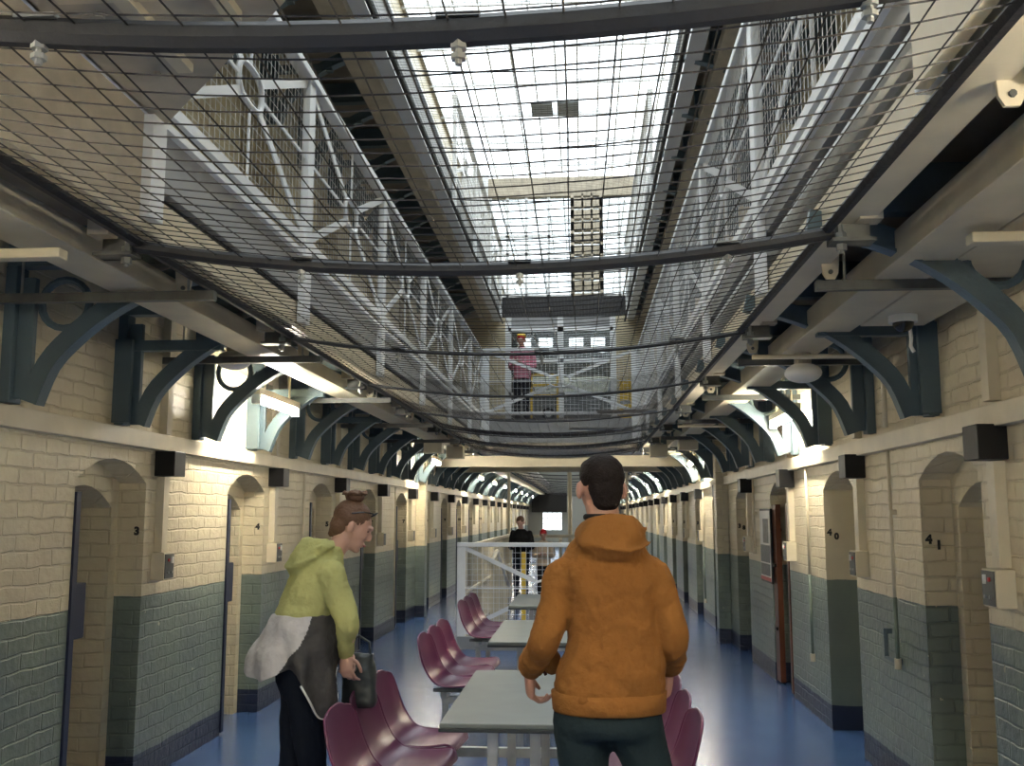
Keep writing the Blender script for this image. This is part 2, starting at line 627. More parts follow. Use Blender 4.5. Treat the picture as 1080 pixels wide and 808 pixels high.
def girder(side, z, name, white):
    s = 1 if side == 'left' else -1      # towards the void
    E = EL if side == 'left' else ER
    m = MB()
    m.box(E-s*0.10, Y0, z-0.41, E-s*0.03, Y1, z-0.27, 0 if not white else 3)         # cream lower plate
    m.box(E-s*0.14, Y0, z-0.44, E-s*0.0, Y1, z-0.41, 0 if not white else 3)
    m.box(E-s*0.10, Y0, z-0.27, E-s*0.07, Y1, z-0.23, 2)        # dark gap
    if side == 'right':
        r = []
        for i in range(9):
            a = -PI/2 + PI*i/8
            r.append((E-s*0.07 + s*0.055*math.cos(a), z-0.17+0.06*math.sin(a)))
        m.prism(r, 'xz', Y0, Y1, 4)
        m.box(E-s*0.08, Y0, z-0.11, E-s*0.06, Y1, z-0.09, 2)
        m.box(E-s*0.06, Y0, z-0.09, E-s*0.02, Y1, z+0.0, 1)
    else:
        m.box(E-s*0.06, Y0, z-0.23, E-s*0.02, Y1, z+0.0, 1)
    m.box(E-s*0.06, Y0, z, E+s*0.01, Y1, z+0.03, 3)
    o = m.build(name, [M_CREAM, M_GREYP, M_BLACK, M_WHITE, M_STEEL])
    struct(o)
girder('left', ZG, 'trim_1', False)
girder('right', ZG, 'trim_2', False)
girder('left', ZG+DZ, 'trim_3', True)
girder('right', ZG+DZ, 'trim_4', True)

struct(MB().box(1.02, Y0, 2.76, 1.10, Y1, 2.935).build('trim_7', M_TEAL))
struct(MB().box(-1.80, Y0, 2.76, -1.72, Y1, 2.935).build('trim_8', M_TEAL))
# horizontal wall trunking
struct(MB().box(XL, Y0, 2.0, XL+0.055, Y1, 2.1).build('trim_5', M_CREAM, bevel=0.004))
struct(MB().box(XR-0.055, Y0, 1.985, XR, Y1, 2.085).build('trim_6', M_CREAM, bevel=0.004))

# roof light
rf = MB()
rf.box(XL-0.8, Y0, ZTOP, XL+0.05, Y1, ZTOP+0.15)
rf.box(XR-0.05, Y0, ZTOP, XR+0.8, Y1, ZTOP+0.15)
rf.box(XL-0.8, Y0-0.2, ZTOP, XR+0.8, Y0+0.8, ZTOP+0.15)
rf.box(XL-0.8, Y1-0.4, ZTOP, XR+0.8, Y1+0.2, ZTOP+0.15)
struct(rf.build('ceiling', M_CREAMD))
gb = MB()
x = XL+0.05
while x < XR:
    gb.box(x-0.014, Y0+0.8, ZTOP+0.0, x+0.014, Y1-0.4, ZTOP+0.06)
    x += 0.37
y = Y0+0.8
while y < Y1-0.4:
    gb.box(XL, y-0.02, ZTOP-0.03, XR, y+0.02, ZTOP+0.05)
    y += 1.4
struct(gb.build('window_2', M_WHITE))
MB().box(XL, Y0+0.8, ZTOP+0.07, XR, Y1-0.4, ZTOP+0.075).build('glass', M_GLASS, bpy.data.objects['window_2'])
for (xv, lab) in ((-0.70, 'dark square vent in the roof glazing, the left of the pair'), (-0.21, 'dark square vent in the roof glazing, the right of the pair')):
    v = thing('roof_vent', lab, 'vent', (xv, 17.9, ZTOP-0.05))
    MB().box(-0.2, -0.32, 0, 0.2, 0.32, 0.035).build('housing', M_STEELD, v)
    lm = MB()
    for i in range(7): lm.box(-0.18, -0.29+i*0.09, -0.012, 0.18, -0.25+i*0.09, 0)
    lm.build('louvre', M_GREYP, v)

# ------------------------------------------------------------------ soffit beams (cream cable trunking)
def trunk(name, label, x0, x1, z0, z1, y0, y1, m=M_CREAM):
    o = MB().box(x0, y0, z0, x1, y1, z1).build(name, m, bevel=0.004)
    return tag(o, label, 'cable trunking')
trunk('cable_trunking', 'long cream cable trunking under the left first gallery', -2.06, -1.85, 2.57, 2.67, Y0, Y1-0.5)
trunk('cable_trunking', 'long cream cable trunking under the right first gallery', 1.20, 1.42, 2.56, 2.68, Y0, Y1)
trunk('cable_trunking', 'short wide cream trunking beside the long one, above the dome camera', 1.43, 1.75, 2.56, 2.68, 2.1, 5.15)
trunk('cable_trunking', 'cream cable trunking under the left upper gallery', -1.95, -1.73, 2.56+DZ, 2.66+DZ, Y0, Y1, M_CREAMD)
trunk('cable_trunking', 'cream cable trunking under the right upper gallery', 1.14, 1.34, 2.56+DZ, 2.66+DZ, Y0, Y1, M_CREAMD)

# ------------------------------------------------------------------ cast iron brackets
RIB = [(0.17,2.10),(0.235,2.27),(0.335,2.385),(0.46,2.49),(0.60,2.575),(0.78,2.645),(0.98,2.69)]
def cr(pts, k=4):
    out = []
    n = len(pts)
    for i in range(n-1):
        p = [Vector(pts[max(i-1,0)]), Vector(pts[i]), Vector(pts[i+1]), Vector(pts[min(i+2,n-1)])]
        for q in range(k):
            t = q/k
            out.append(tuple(0.5*((2*p[1])+(-p[0]+p[2])*t+(2*p[0]-5*p[1]+4*p[2]-p[3])*t*t+(-p[0]+3*p[1]-3*p[2]+p[3])*t**3)))
    out.append(tuple(pts[-1]))
    return out
RIB = cr(RIB, 3)
def make_bracket(kind):
    t = thing('cast_iron_bracket', 'x', 'bracket')
    wp = MB().box(0, -0.05, 2.11, 0.055, 0.05, 2.75).box(0.055, -0.018, 2.13, 0.13, 0.018, 2.70).build('wall_plate', M_TEAL, t, bevel=0.004)
    m = MB()
    for i in range(len(RIB)-1):
        (a, b), (c, d) = RIB[i], RIB[i+1]
        dx, dz = c-a, d-b
        l = math.hypot(dx, dz)
        nx, nz = -dz/l*0.085, dx/l*0.085
    up = []
    for i, (a, b) in enumerate(RIB):
        p, q = RIB[max(i-1, 0)], RIB[min(i+1, len(RIB)-1)]
        dx, dz = q[0]-p[0], q[1]-p[1]
        l = math.hypot(dx, dz)
        up.append((a-dz/l*0.085, b+dx/l*0.085))
    for i in range(len(RIB)-1):
        m.prism([RIB[i], RIB[i+1], up[i+1], up[i]], 'xz', -0.02, 0.02)
        a, b = RIB[i], RIB[i+1]
        m.bar((a[0], 0, a[1]), (b[0], 0, b[1]), 0.012, 0.075, (0, 0, 1))
    m.build('arch_rib', M_TEAL, t)
    MB().box(0.0, -0.04, 2.75, 0.74, 0.04, 2.94).build('top_girder', M_TEAL, t)
    if kind == 0:
        MB().box(0.05, -0.03, 2.54, 0.60, 0.03, 2.60).build('tie_bar', M_TEAL, t)
        b = MB()
        for z in (2.17, 2.5): b.tube((0.03, -0.066, z), (0.03, 0.066, z), 0.014, 6)
        b.build('bolt', M_TEAL, wp)
        for yy in (0.05, -0.08): MB().box(0, yy, 2.12, 0.10, yy+0.03, 2.6).build('side_plate', M_TEAL, t)
    else:
        m = MB()
        m.path([(0.27+0.115*math.cos(2*PI*i/20), 0, 2.575+0.115*math.sin(2*PI*i/20)) for i in range(20)], 0.018, 6, closed=True)
        m.build('ring', M_TEAL, t)
    return t
protoA = make_bracket(0)
protoB = make_bracket(1)
usedA = [False]; usedB = [False]
def put_bracket(kind, x, y, mirror, label, group, dz=0):
    pr, us = ((protoA, usedA), (protoB, usedB))[kind]
    o = pr if not us[0] else copy_tree(pr)
    us[0] = True
    o.location = (x, y, dz)
    o.rotation_euler = (0, 0, PI if mirror else 0)
    o['label'] = label
    o['group'] = group
n = 0
y = 4.40
while y < 48:
    put_bracket(1 if n % 2 == 0 else 0, XL, y, False, 'teal curved cast iron bracket on the left wall, %s from the camera' % ORD[n], 'brackets along the left wall')
    n += 1
    y += 1.14 if n % 2 else 1.14
n = 0
y = 4.2
while y < 48:
    if n == 0: pass
    put_bracket(1 if n % 2 == 0 else 0, XR, y if n else 3.82, True, 'teal curved cast iron bracket on the right wall, %s from the camera' % ORD[n], 'brackets along the right wall')
    n += 1
    y += 1.13
n = 0
y = 6.7
while y < 18.5:
    put_bracket(0, XL, y, False, 'teal bracket under the left upper gallery, %s from the camera' % ORD[n], 'brackets under the upper gallery, left', dz=DZ-0.02)
    put_bracket(0, XR, y+0.3, True, 'teal bracket under the right upper gallery, %s from the camera' % ORD[n], 'brackets under the upper gallery, right', dz=DZ-0.02)
    n += 1
    y += 1.14

# ------------------------------------------------------------------ black speaker boxes, switch panels, conduits
def wall_kit(side, bays):
    s = 1 if side == 'left' else -1
    X = XL if side == 'left' else XR
    i = 0
    for (k, a) in bays:
        yb = (a + WREC + 0.19) if side == 'left' else (a - 0.24)
        if yb < 3.9: continue
        o = ORD[i]
        bx = MB().box(0, -0.085, 0, s*0.13, 0.085, 0.155).build('speaker_box', M_BLKBOX, bevel=0.004)
        bx.location = (X + s*0.055 if False else X, yb, 1.84)
        tag(bx, 'black wall box below the %s trunking, %s from the camera' % (side, o), 'wall box', 'black boxes along the %s wall' % side)
        if yb < 32:
            c = thing('cable_conduit', 'vertical cream conduit on the %s wall under black box, %s from the camera' % (side, o), 'conduit', (X, yb, 0))
            MB().box(0, -0.04, 1.37, s*0.05, 0.04, 1.835).build('lower_channel', M_CREAM, c)
            MB().box(0, -0.04, 2.105, s*0.05, 0.04, 2.85).build('upper_channel', M_CREAM, c)
            c['group'] = 'conduits on the %s wall' % side
        if yb < 24:
            p = thing('call_panel', 'cream call panel with grey front on the %s wall, %s from the camera' % (side, o), 'switch panel', (X, yb, 1.2), group='call panels on the %s wall' % side)
            MB().box(0, -0.075, 0, s*0.085, 0.075, 0.165).build('housing', M_CREAM, p, bevel=0.003)
            fp_ = MB().box(s*0.085, -0.065, 0.008, s*0.09, 0.065, 0.157).build('front_plate', M_STEELD, p)
            if yb < 12:
                MB().tube((s*0.09, -0.02, 0.12), (s*0.096, -0.02, 0.12), 0.010, 8).build('red_button', M_RED, fp_)
                MB().box(s*0.09, 0.018, 0.10, s*0.1, 0.035, 0.14).build('rocker_switch', M_PAPER, fp_)
                for yy in (-0.025, 0.03): MB().tube((s*0.09, yy, 0.045), (s*0.097, yy, 0.045), 0.009, 8).build('key_switch', M_STEEL, fp_)
        i += 1
wall_kit('left', BL)
wall_kit('right', BR)

# cell numbers on the far jambs
for (k, a) in BL:
    if 0 <= k < 10:
        s = str(3+k)
        o = text_mesh(s, 'cell_number', 0.065, M_INK, None, (XL-0.045, a+WREC-0.003, 1.5), (PI/2, 0, 0))
        tag(o, 'black number %s painted on the far jamb of the %s left doorway' % (s, ORD[k]), 'number')
for (k, a) in BR:
    if 0 <= k < 8:
        s = str(41-k)
        o = text_mesh(s[0], 'cell_number', 0.065, M_INK, None, (XR+0.035, a+WREC-0.003, 1.465), (PI/2, 0, 0))
        o2 = text_mesh(s[1], 'digit', 0.065, M_INK, None, (0, 0, 0), (0, 0, 0))
        o2.parent = o
        o2.location = (0.052, -0.03 if s[0] == '4' else -0.02, 0)
        tag(o, 'black number %s painted on the far jamb of the %s right doorway' % (s, ORD[k]), 'number')

# cell doors: navy iron leaves standing open in the left recesses, timber one on the right
di = 1
for side, bays in (('left', BL), ('right', BR)):
    s = 1 if side == 'left' else -1
    X = XL if side == 'left' else XR
    for (k, a) in bays:
        if k < -1 or k > 9: continue
        if side == 'left':
            m = MB().box(X-0.58, a+0.088, 0.03, X-0.18, a+0.128, 1.6)
            m.box(X-0.17, a+0.004, 0.02, X+0.012, a+0.05, 1.72)
            d = m.build('door_%d' % di, M_NAVY)
            struct(d)
            MB().box(X-0.05, a+0.05, 0.95, X+0.005, a+0.17, 1.24).build('lock_box', M_NAVY, d, bevel=0.005)
        elif k == 2:
            d = MB().box(X+0.01, a+WREC-0.2, 0.02, X+0.06, a+WREC-0.02, 1.70).box(X+0.0, a+0.06, 0.02, X+0.05, a+0.12, 1.7).build('door_%d' % di, M_BROWN)
            struct(d)
            MB().box(X-0.012, a+WREC-0.17, 0.5, X+0.01, a+WREC-0.08, 0.53).box(X-0.012, a+WREC-0.17, 1.1, X+0.01, a+WREC-0.08, 1.13).build('hinge', M_BLKBOX, d)
        else:
            d = MB().box(X+0.60, a+0.09, 0.01, X+0.64, a+WREC-0.09, 1.75).build('door_%d' % di, M_DARKCELL)
            struct(d)
            MB().tube((X+0.58, a+WREC/2, 1.25), (X+0.60, a+WREC/2, 1.25), 0.03, 10).build('spy_hole', M_NAVY, d)
        di += 1

# thin vertical pipes on the right piers, with clips
pn = 0
for (yy, zl) in ((6.1, 0.72), (8.32, 0.45), (10.9, 1.2), (13.3, 0.3), (15.4, 0.3)):
    m = MB().path([(XR-0.03, yy, 1.98), (XR-0.03, yy, zl)], 0.011, 8)
    p = thing('wall_pipe', 'thin cream conduit pipe on the right wall, %s from the camera' % ORD[pn], 'pipe', group='thin pipes on the right wall')
    MB().path([(XR-0.03, yy, 1.98), (XR-0.03, yy, max(zl, 1.12))], 0.011, 8).build('pipe', M_CREAM, p, smooth=True)
    if zl < 1.1:
        MB().path([(XR-0.03, yy, 1.12), (XR-0.03, yy, zl)], 0.012, 8).build('painted_pipe', mat('green_pipe_paint_%d' % pn, (0.13,0.17,0.14), 0.4), p, smooth=True)
    MB().tube((XR-0.03, yy, zl-0.01), (XR-0.03, yy, zl+0.05), 0.02, 8).box(XR-0.04, yy-0.02, 1.6, XR, yy+0.02, 1.63).build('clip', M_CREAM, p)
    pn += 1
hb = thing('wall_hook_rail', 'small green U-shaped bar on the right wall below number 41', 'bar', (XR-0.035, 6.0, 0.75))
MB().path([(0, 0.30, 0.17), (0, 0.30, 0.0), (0, 0.11, 0.0)], 0.013, 8).build('bar', M_TEAL, hb)
for (ya, za) in ((0.285, 0.14), (0.11, -0.015)): MB().box(0.0, ya, za, 0.035, ya+0.03, za+0.03).build('lug', M_TEAL, hb)
# left wall pipes
for (i, (yy, zl)) in enumerate(((9.35, 1.2), (14.0, 0.2), (16.6, 0.2))):
    p = MB().path([(XL+0.03, yy, 1.99), (XL+0.03, yy, zl)], 0.012, 8).build('wall_pipe', M_CREAM, smooth=True)
    tag(p, 'thin cream conduit pipe on the left wall, %s from the camera' % ORD[i], 'pipe', 'thin pipes on the left wall')

# box pilasters
for (x0, x1, yy, lab) in ((XR-0.155, XR-0.004, 12.95, 'boxed cream and green pilaster on the right wall'), (XL+0.004, XL+0.155, 15.9, 'boxed cream and green pilaster on the left wall')):
    p = MB().box(x0, yy, 0, x1, yy+0.22, 2.85).build('pilaster', M_BRICK)
    tag(p, lab, 'pilaster')

# poster frame on the pier by number 39
pf = thing('notice_frame', 'tall white framed notice with grey photographs on the right pier by number 39', 'notice', (XR, 10.3, 0))
MB().box(-0.02, -0.28, 0.93, 0, 0.30, 1.66).build('frame', M_BLKBOX, pf)
MB().box(-0.024, -0.26, 0.95, -0.02, 0.28, 1.64).build('card', M_PAPER, pf)
MB().box(-0.027, -0.18, 1.32, -0.024, 0.10, 1.56).build('photograph', M_PHOTO, pf)
MB().box(-0.027, -0.23, 1.13, -0.024, 0.25, 1.30).build('photograph', M_PHOTO, pf)
MB().box(-0.027, -0.23, 1.0, -0.024, 0.25, 1.115).build('photograph', M_PHOTO, pf)
MB().box(-0.027, -0.26, 0.95, -0.024, 0.28, 0.985).build('red_band', M_RED, pf)

# ------------------------------------------------------------------ fluorescent lamps
def lamp(x, y, z, label):
    t = thing('fluorescent_lamp', label, 'lamp', (x, y, z), group='lit fluorescent lamps')
    MB().box(-0.03, 0, 0.035, 0.03, 1.0, 0.085).build('batten', M_CREAM, t, bevel=0.004)
    for ya in (0, 0.96): MB().box(-0.028, ya, -0.03, 0.028, ya+0.04, 0.035).build('end_cap', M_PAPER, t)
    MB().tube((0, 0.04, 0), (0, 0.96, 0), 0.022, 12).build('tube', M_TUBE, t, smooth=True)
    for ya in (0.2, 0.8): MB().tube((0, ya, 0.085), (0, ya, 2.94-z), 0.008, 6).build('hanger_rod', M_CREAM, t)
for i, yy in enumerate([-9.2, -5.6, -2.2, 0.7] + [4.47+1.14*q for q in (2, 9, 15, 18, 21, 25, 28, 31, 35)]):  # literal positions: lamps out of view, added to brighten the near end
    lamp(-2.27, yy, 2.40, 'lit fluorescent lamp on the left side, %s along the hall' % ORD[i])
for i, yy in enumerate([-8.6, -5.2, -1.8, 0.9] + [4.27+1.13*q for q in (3, 9, 15, 18, 22, 25, 28, 32, 35)]):  # literal positions again unseen lamps, put in for more light around the camera
    lamp(1.63, yy, 2.36, 'lit fluorescent lamp on the right side, %s along the hall' % ORD[i])

# ------------------------------------------------------------------ channels, plates and clutter under the gallery edge
def channel(x0, x1, y, z, label, m=M_STEELD):
    t = thing('steel_channel', label, 'channel')
    MB().box(x0, y-0.02, z, x1, y+0.02, z+0.04).build('channel', m, t)
    for xx in (x0+0.12, x1-0.12): MB().tube((xx, y, z+0.04), (xx, y, 2.94), 0.006, 6).build('hanger_rod', M_STEEL, t)
ys = (4.12, 5.9, 8.1, 10.45, 12.7, 14.9)
for i, yy in enumerate(ys):
    channel(XL+0.1, -1.58, yy, 2.52, 'dark steel channel slung under the left gallery, %s from the camera' % ORD[i])
for i, yy in enumerate((4.12, 6.22, 8.1, 10.2, 12.4, 14.6)):
    channel(0.97, XR-0.1, yy, 2.52, 'dark steel channel slung under the right gallery, %s from the camera' % ORD[i])
def hanger_plate(x, y, label, g):
    t = thing('net_anchor', label, 'anchor bracket', (x, y, 0), group=g)
    poly = [(-0.06, 2.94), (0.06, 2.94), (0.032, 2.60), (0.018, 2.575), (-0.018, 2.575), (-0.032, 2.60)]
    MB().prism(poly, 'xz', -0.006, 0.006).build('tapered_plate', M_CREAM, t)
    MB().tube((0, -0.012, 2.605), (0, 0.012, 2.605), 0.010, 8).build('bolt', M_STEELD, t)
def clamp(x, y, s, label, g):
    t = thing('net_clamp', label, 'clamp', (x, y, 2.57), group=g)
    MB().box(-0.02*s, -0.045, -0.02, 0.13*s, 0.045, -0.008).box(-0.02*s, 0.03, -0.02, 0.13*s, 0.045, 0.06).build('angle_plate', M_STEELD, t)
    MB().tube((0.02*s, 0, -0.055), (0.02*s, 0, 0.05), 0.009, 6).tube((0.02*s, 0, -0.045), (0.02*s, 0, -0.022), 0.019, 6).tube((0.02*s, 0, 0.0), (0.02*s, 0, 0.02), 0.019, 6).build('bolt', M_STEEL, t)
    MB().box(0.08*s, -0.035, 0.06, 0.16*s, 0.045, 0.13).build('lug', M_CREAMD, t)
NX0, NX1 = -1.635, 0.87
for i, yy in enumerate((1.72, 3.5, 5.43, 7.43, 9.43, 11.43, 13.43, 15.4)):
    o = ORD[i]
    clamp(NX0-0.03, yy, -1, 'steel clamp holding the left net edge, %s from the camera' % o, 'clamps along the left net edge')
    clamp(NX1+0.03, yy, 1, 'steel clamp holding the right net edge, %s from the camera' % o, 'clamps along the right net edge')
    hanger_plate(NX0-0.14, yy+0.75, 'cream tapered anchor plate by the left net edge, %s from the camera' % o, 'anchor plates by the left net edge')
    hanger_plate(NX1+0.17, yy+0.65, 'cream tapered anchor plate by the right net edge, %s from the camera' % o, 'anchor plates by the right net edge')

# dome camera
dc = thing('dome_camera', 'small white dome security camera under the right trunking', 'camera', (1.56, 4.88, 2.56))
MB().tube((0, 0, -0.035), (0, 0, 0), 0.068, 20).build('base_ring', M_PAPER, dc, smooth=False)
dm = MB().ell((0, 0, -0.035), (0.05, 0.05, 0.048), 18, 10).build('dome', M_LENS, dc, smooth=True)
MB().path([(0.03, 0, -0.05), (0.035, 0, -0.11), (0.03, 0, -0.15), (0.045, 0, -0.18)], 0.009, 6).build('loose_strap', M_PAPER, dc)

# unlit cream batten boxes near the camera
for (x0, x1, yy, zz, lab) in ((-2.25, -1.79, 3.25, 2.48, 'unlit cream batten box under the left gallery near the camera'), (1.30, 1.62, 3.35, 2.50, 'unlit cream batten box under the right gallery near the camera')):
    t = thing('batten_box', lab, 'lamp')
    MB().box(x0, yy-0.03, zz, x1, yy+0.03, zz+0.035).build('body', M_CREAM, t, bevel=0.005)
    MB().tube((x0+0.1 if x0 < 0 else x1-0.1, yy, zz+0.035), (x0+0.1 if x0 < 0 else x1-0.1, yy, 2.86 if x0 < 0 else 2.56), 0.007, 6).build('hanger_rod', M_STEELD, t)
# curved conduits by the right wall brackets
for i, yy in enumerate((5.75, 10.3, 14.9)):
    m = MB()
    pts = [(0.98, yy, 2.50), (1.55, yy, 2.50)]
    for j in range(1, 7):
        a = PI/2*j/6
        pts.append((1.55+0.16*math.sin(a), yy, 2.34+0.16*math.cos(a)))
    pts += [(1.71, yy, 2.09)]
    o = m.path(pts, 0.014, 8).build('bent_conduit', M_CREAM, smooth=True)
    tag(o, 'bent cream conduit dropping to the right trunking, %s from the camera' % ORD[i], 'conduit', 'bent conduits on the right')
# junction boxes and small lights beside brackets, at the far trunking dips
for i, (xx, yy, lab) in enumerate(((-1.95, 12.98, 'cream hanging junction box under the left gallery, nearer one'), (-1.82, 14.2, 'cream hanging junction box under the left gallery, by the net end'), (1.06, 14.0, 'cream hanging junction box under the right gallery, by the net end'), (1.31, 12.55, 'cream hanging junction box under the right gallery, nearer one'))):
    t = thing('junction_box', lab, 'junction box', (xx, yy, 2.40))
    MB().box(-0.12, -0.1, 0, 0.12, 0.1, 0.17).build('housing', M_CREAM, t, bevel=0.005)
    MB().box(-0.03, -0.02, 0.17, 0.03, 0.02, 0.47).build('hanger', M_CREAMD, t)

# globe lamps between brackets near 4
for (xx, yy, zz, sl, lab) in ((-2.2, 6.1, 2.58, 0.36, 'unlit round bulkhead lamp on the left beside the lit tube'), (1.32, 6.0, 2.45, 0.115, 'unlit round bulkhead lamp on the right beside the lit tube')):
    t = thing('bulkhead_lamp', lab, 'lamp', (xx, yy, zz))
    MB().tube((0, 0, 0), (0, 0, sl), 0.05, 12).build('stem', M_CREAMD, t)
    MB().ell((0, 0, -0.01), (0.11, 0.11, 0.06), 18, 10).build('glass_bowl', M_PAPER, t, smooth=True)

# ------------------------------------------------------------------ safety nets
def net(name, label, z, x0, x1, y0, y1, dx, dy, wr, barys, barr, sag, edge_r):
    t = thing(name, label, 'safety net')
    xc, hw = (x0+x1)/2, (x1-x0)/2
    def zz(x, y):
        s = sag*(1-((x-xc)/hw)**2)
        b = min(abs(y-q) for q in barys)
        return z - s - 0.035*min(b, 1.0)*(1-((x-xc)/hw)**4)
    m = MB()
    nx = int(round((x1-x0)/dx))
    seg = 0.5
    ny = int((y1-y0)/seg)
    for i in range(nx+1):
        x = x0 + (x1-x0)*i/nx
        pts = []
        for j in range(ny+1):
            y = y0 + (y1-y0)*j/ny
            pts.append((x + 0.006*math.sin(y*2.3+i), y, zz(x, y)))
        m.path(pts, wr, 3, cap=False)
    n2 = int(round((y1-y0)/dy))
    for j in range(n2+1):
        y = y0 + (y1-y0)*j/n2
        pts = []
        for i in range(13):
            x = x0 + (x1-x0)*i/12
            pts.append((x, y + 0.008*math.sin(x*5+j*0.7), zz(x, y)))
        m.path(pts, wr, 3, cap=False)
    m.build('wire_mesh', M_WIRE, t, fixn=False)
    for q in barys:
        pts = [(x0 - 0.02 + (x1-x0+0.04)*i/14, q, z - sag*(1-(2*i/14-1)**2) - 0.01) for i in range(15)]
        r = barr*1.1 if q < 2 else barr*0.95 if q < 4.5 else barr*0.38
        MB().path(pts, r, 8).build('cross_bar', M_BLACK, t)
    for xx in (x0, x1):
        MB().path([(xx, y0, z), (xx, y1, z)], edge_r, 6).build('edge_rail', M_BLACK if edge_r > 0.016 else M_STEELD, t)
    return t, zz
LN, zlow = net('safety_net', 'large sagging wire net stretched under the first galleries', 2.60, NX0, NX1, 0.7, 15.75, 0.1, 0.08, 0.0023, (1.72, 3.5, 5.43, 7.43, 9.43, 11.43, 13.43, 15.4), 0.026, 0.11, 0.02)
for q in (1.72, 3.5, 5.43):
    for xx in (-1.02, -0.22, 0.52):
        zb = 2.60 - 0.11*(1-((xx+0.38)/1.25)**2) - 0.01
        MB().tube((xx, q, zb-0.065), (xx, q, zb+0.03), 0.007, 6).tube((xx, q, zb-0.035), (xx, q, zb-0.02), 0.016, 6).tube((xx, q, zb-0.055), (xx, q, zb-0.045), 0.015, 6).box(xx-0.04, q-0.028, zb+0.018, xx+0.04, q+0.028, zb+0.026).build('bar_clamp', M_STEEL, LN)
net('safety_net', 'fine wire net high up across the upper galleries', 5.36, -1.55, 0.85, 2.0, 19.3, 0.06, 0.055, 0.0013, (2.6, 4.4, 6.2, 7.95, 9.75, 11.45, 13.2, 15.0, 16.7, 18.5), 0.018, 0.05, 0.02)
net('safety_net', 'distant wire net over the far half of the hall', 2.60, NX0, NX1, 21.5, 47.0, 0.2, 0.2, 0.003, tuple(22.5+2.2*i for i in range(12)), 0.025, 0.12, 0.02)
# pieces lying in the net
for (xx, yy, a, lab) in ((0.15, 10.6, 0.15, 'dark flat offcut lying in the lower net, nearer one'), (0.42, 9.3, -0.1, 'dark flat offcut lying in the lower net by the right edge')):
    o = MB().box(-0.28, -0.1, 0, 0.28, 0.1, 0.012).build('dark_offcut', M_STEELD)
    o.location = (xx, yy, zlow(xx, yy)+0.02)
    o.rotation_euler = (0, 0, a)
    tag(o, lab, 'offcut')

# ------------------------------------------------------------------ railings
def rail_panel(t, P, ulen, h, mesh_pitch=0.062, posts=True):
    """P(u, z) maps panel coordinates to the world; adds one bay's bars to parent t"""
    pass
def railing(name, label, org, dirv, bays, z, h=1.06, post_down=0.42, mesh_pitch=0.062, m=M_WHITE, wire=0.0018, postw=0.12, down_face=None):
    t = thing(name, label, 'railing')
    D = Vector(dirv)
    O = Vector(org)
    Nn = Vector((-D.y, D.x, 0))
    def W(u, zz, off=0): return O + D*u + Vector((0, 0, z+zz)) + Nn*off
    total = sum(bays)
    MB().bar(W(-postw/2, h), W(total+postw/2, h), 0.05, 0.075, (0,0,1)).build('top_rail', m, t, bevel=0.006)
    MB().bar(W(0, 0.06), W(total, 0.06), 0.05, 0.03, (0,0,1)).build('bottom_rail', m, t)
    u = 0
    for i in range(len(bays)+1):
        MB().bar(W(u, -post_down), W(u, h-0.02), postw, 0.045, D).build('post', m, t, bevel=0.004)
        if i == len(bays): break
        L = bays[i]
        c = u + L/2
        zc = 0.06 + (h-0.06)/2
        rw, rh = 0.17, 0.095
        b = MB()
        for (su, sz) in ((-1,-1),(1,-1),(1,1),(-1,1)):
            b.bar(W(c+su*rw*0.72, zc+sz*rh*0.72), W(u+(L if su > 0 else 0), 0.07 if sz < 0 else h-0.02), 0.05, 0.010, Nn.cross(Vector((0,0,1))))
        b.build('cross_brace', m, t)
        MB().bar(W(u, zc), W(c-rw, zc), 0.018, 0.01, (0,0,1)).bar(W(c+rw, zc), W(u+L, zc), 0.018, 0.01, (0,0,1)).bar(W(c, 0.06), W(c, zc-rh), 0.016, 0.01, D).bar(W(c, zc+rh), W(c, h), 0.016, 0.01, D).build('middle_bar', m, t)
        pts = []
        for k in range(20):
            a = 2*PI*k/20
            ca, sa = math.cos(a), math.sin(a)
            pts.append(W(c + rw*math.copysign(abs(ca)**0.7, ca), zc + rh*math.copysign(abs(sa)**0.7, sa)))
        MB().path(pts, 0.016, 6, closed=True).build('oval_ring', m, t, smooth=True)
        wm = MB()
        nu = int(L/mesh_pitch)
        for k in range(1, nu):
            wm.path([W(u+L*k/nu, 0.07, 0.012), W(u+L*k/nu, h-0.03, 0.012)], wire, 3, cap=False)
        nz = int((h-0.1)/mesh_pitch)
        for k in range(1, nz):
            zz = 0.07 + (h-0.1)*k/nz
            wm.path([W(u, zz, 0.012), W(u+L, zz, 0.012)], wire, 3, cap=False)
        wm.build('wire_infill', m, t, fixn=False)
        u += L
    return t
railing('gallery_railing', 'white braced railing along the left first gallery', (EL+0.0, 3.50, 0), (0,1,0), [2.05,2.2,2.1,2.1,2.1,1.68], ZG+0.03)
railing('gallery_railing', 'white braced railing along the right first gallery', (ER-0.0, 0.4, 0), (0,1,0), [2.1,2.45,2.2,2.2,2.2,2.2,1.95], ZG+0.03)
railing('gallery_railing', 'white braced railing across the hall on the footbridge', (EL+0.04, 15.865, 0), (1,0,0), [2.42], ZG+0.07, h=1.10, mesh_pitch=0.065, wire=0.003, postw=0.14)
railing('gallery_railing', 'white braced railing along the left upper gallery', (EL, 12.2, 0), (0,1,0), [2.4]*3, ZG+DZ+0.03, mesh_pitch=0.1)
railing('gallery_railing', 'white braced railing along the right upper gallery', (ER, 12.2, 0), (0,1,0), [2.4]*3, ZG+DZ+0.03, mesh_pitch=0.1)

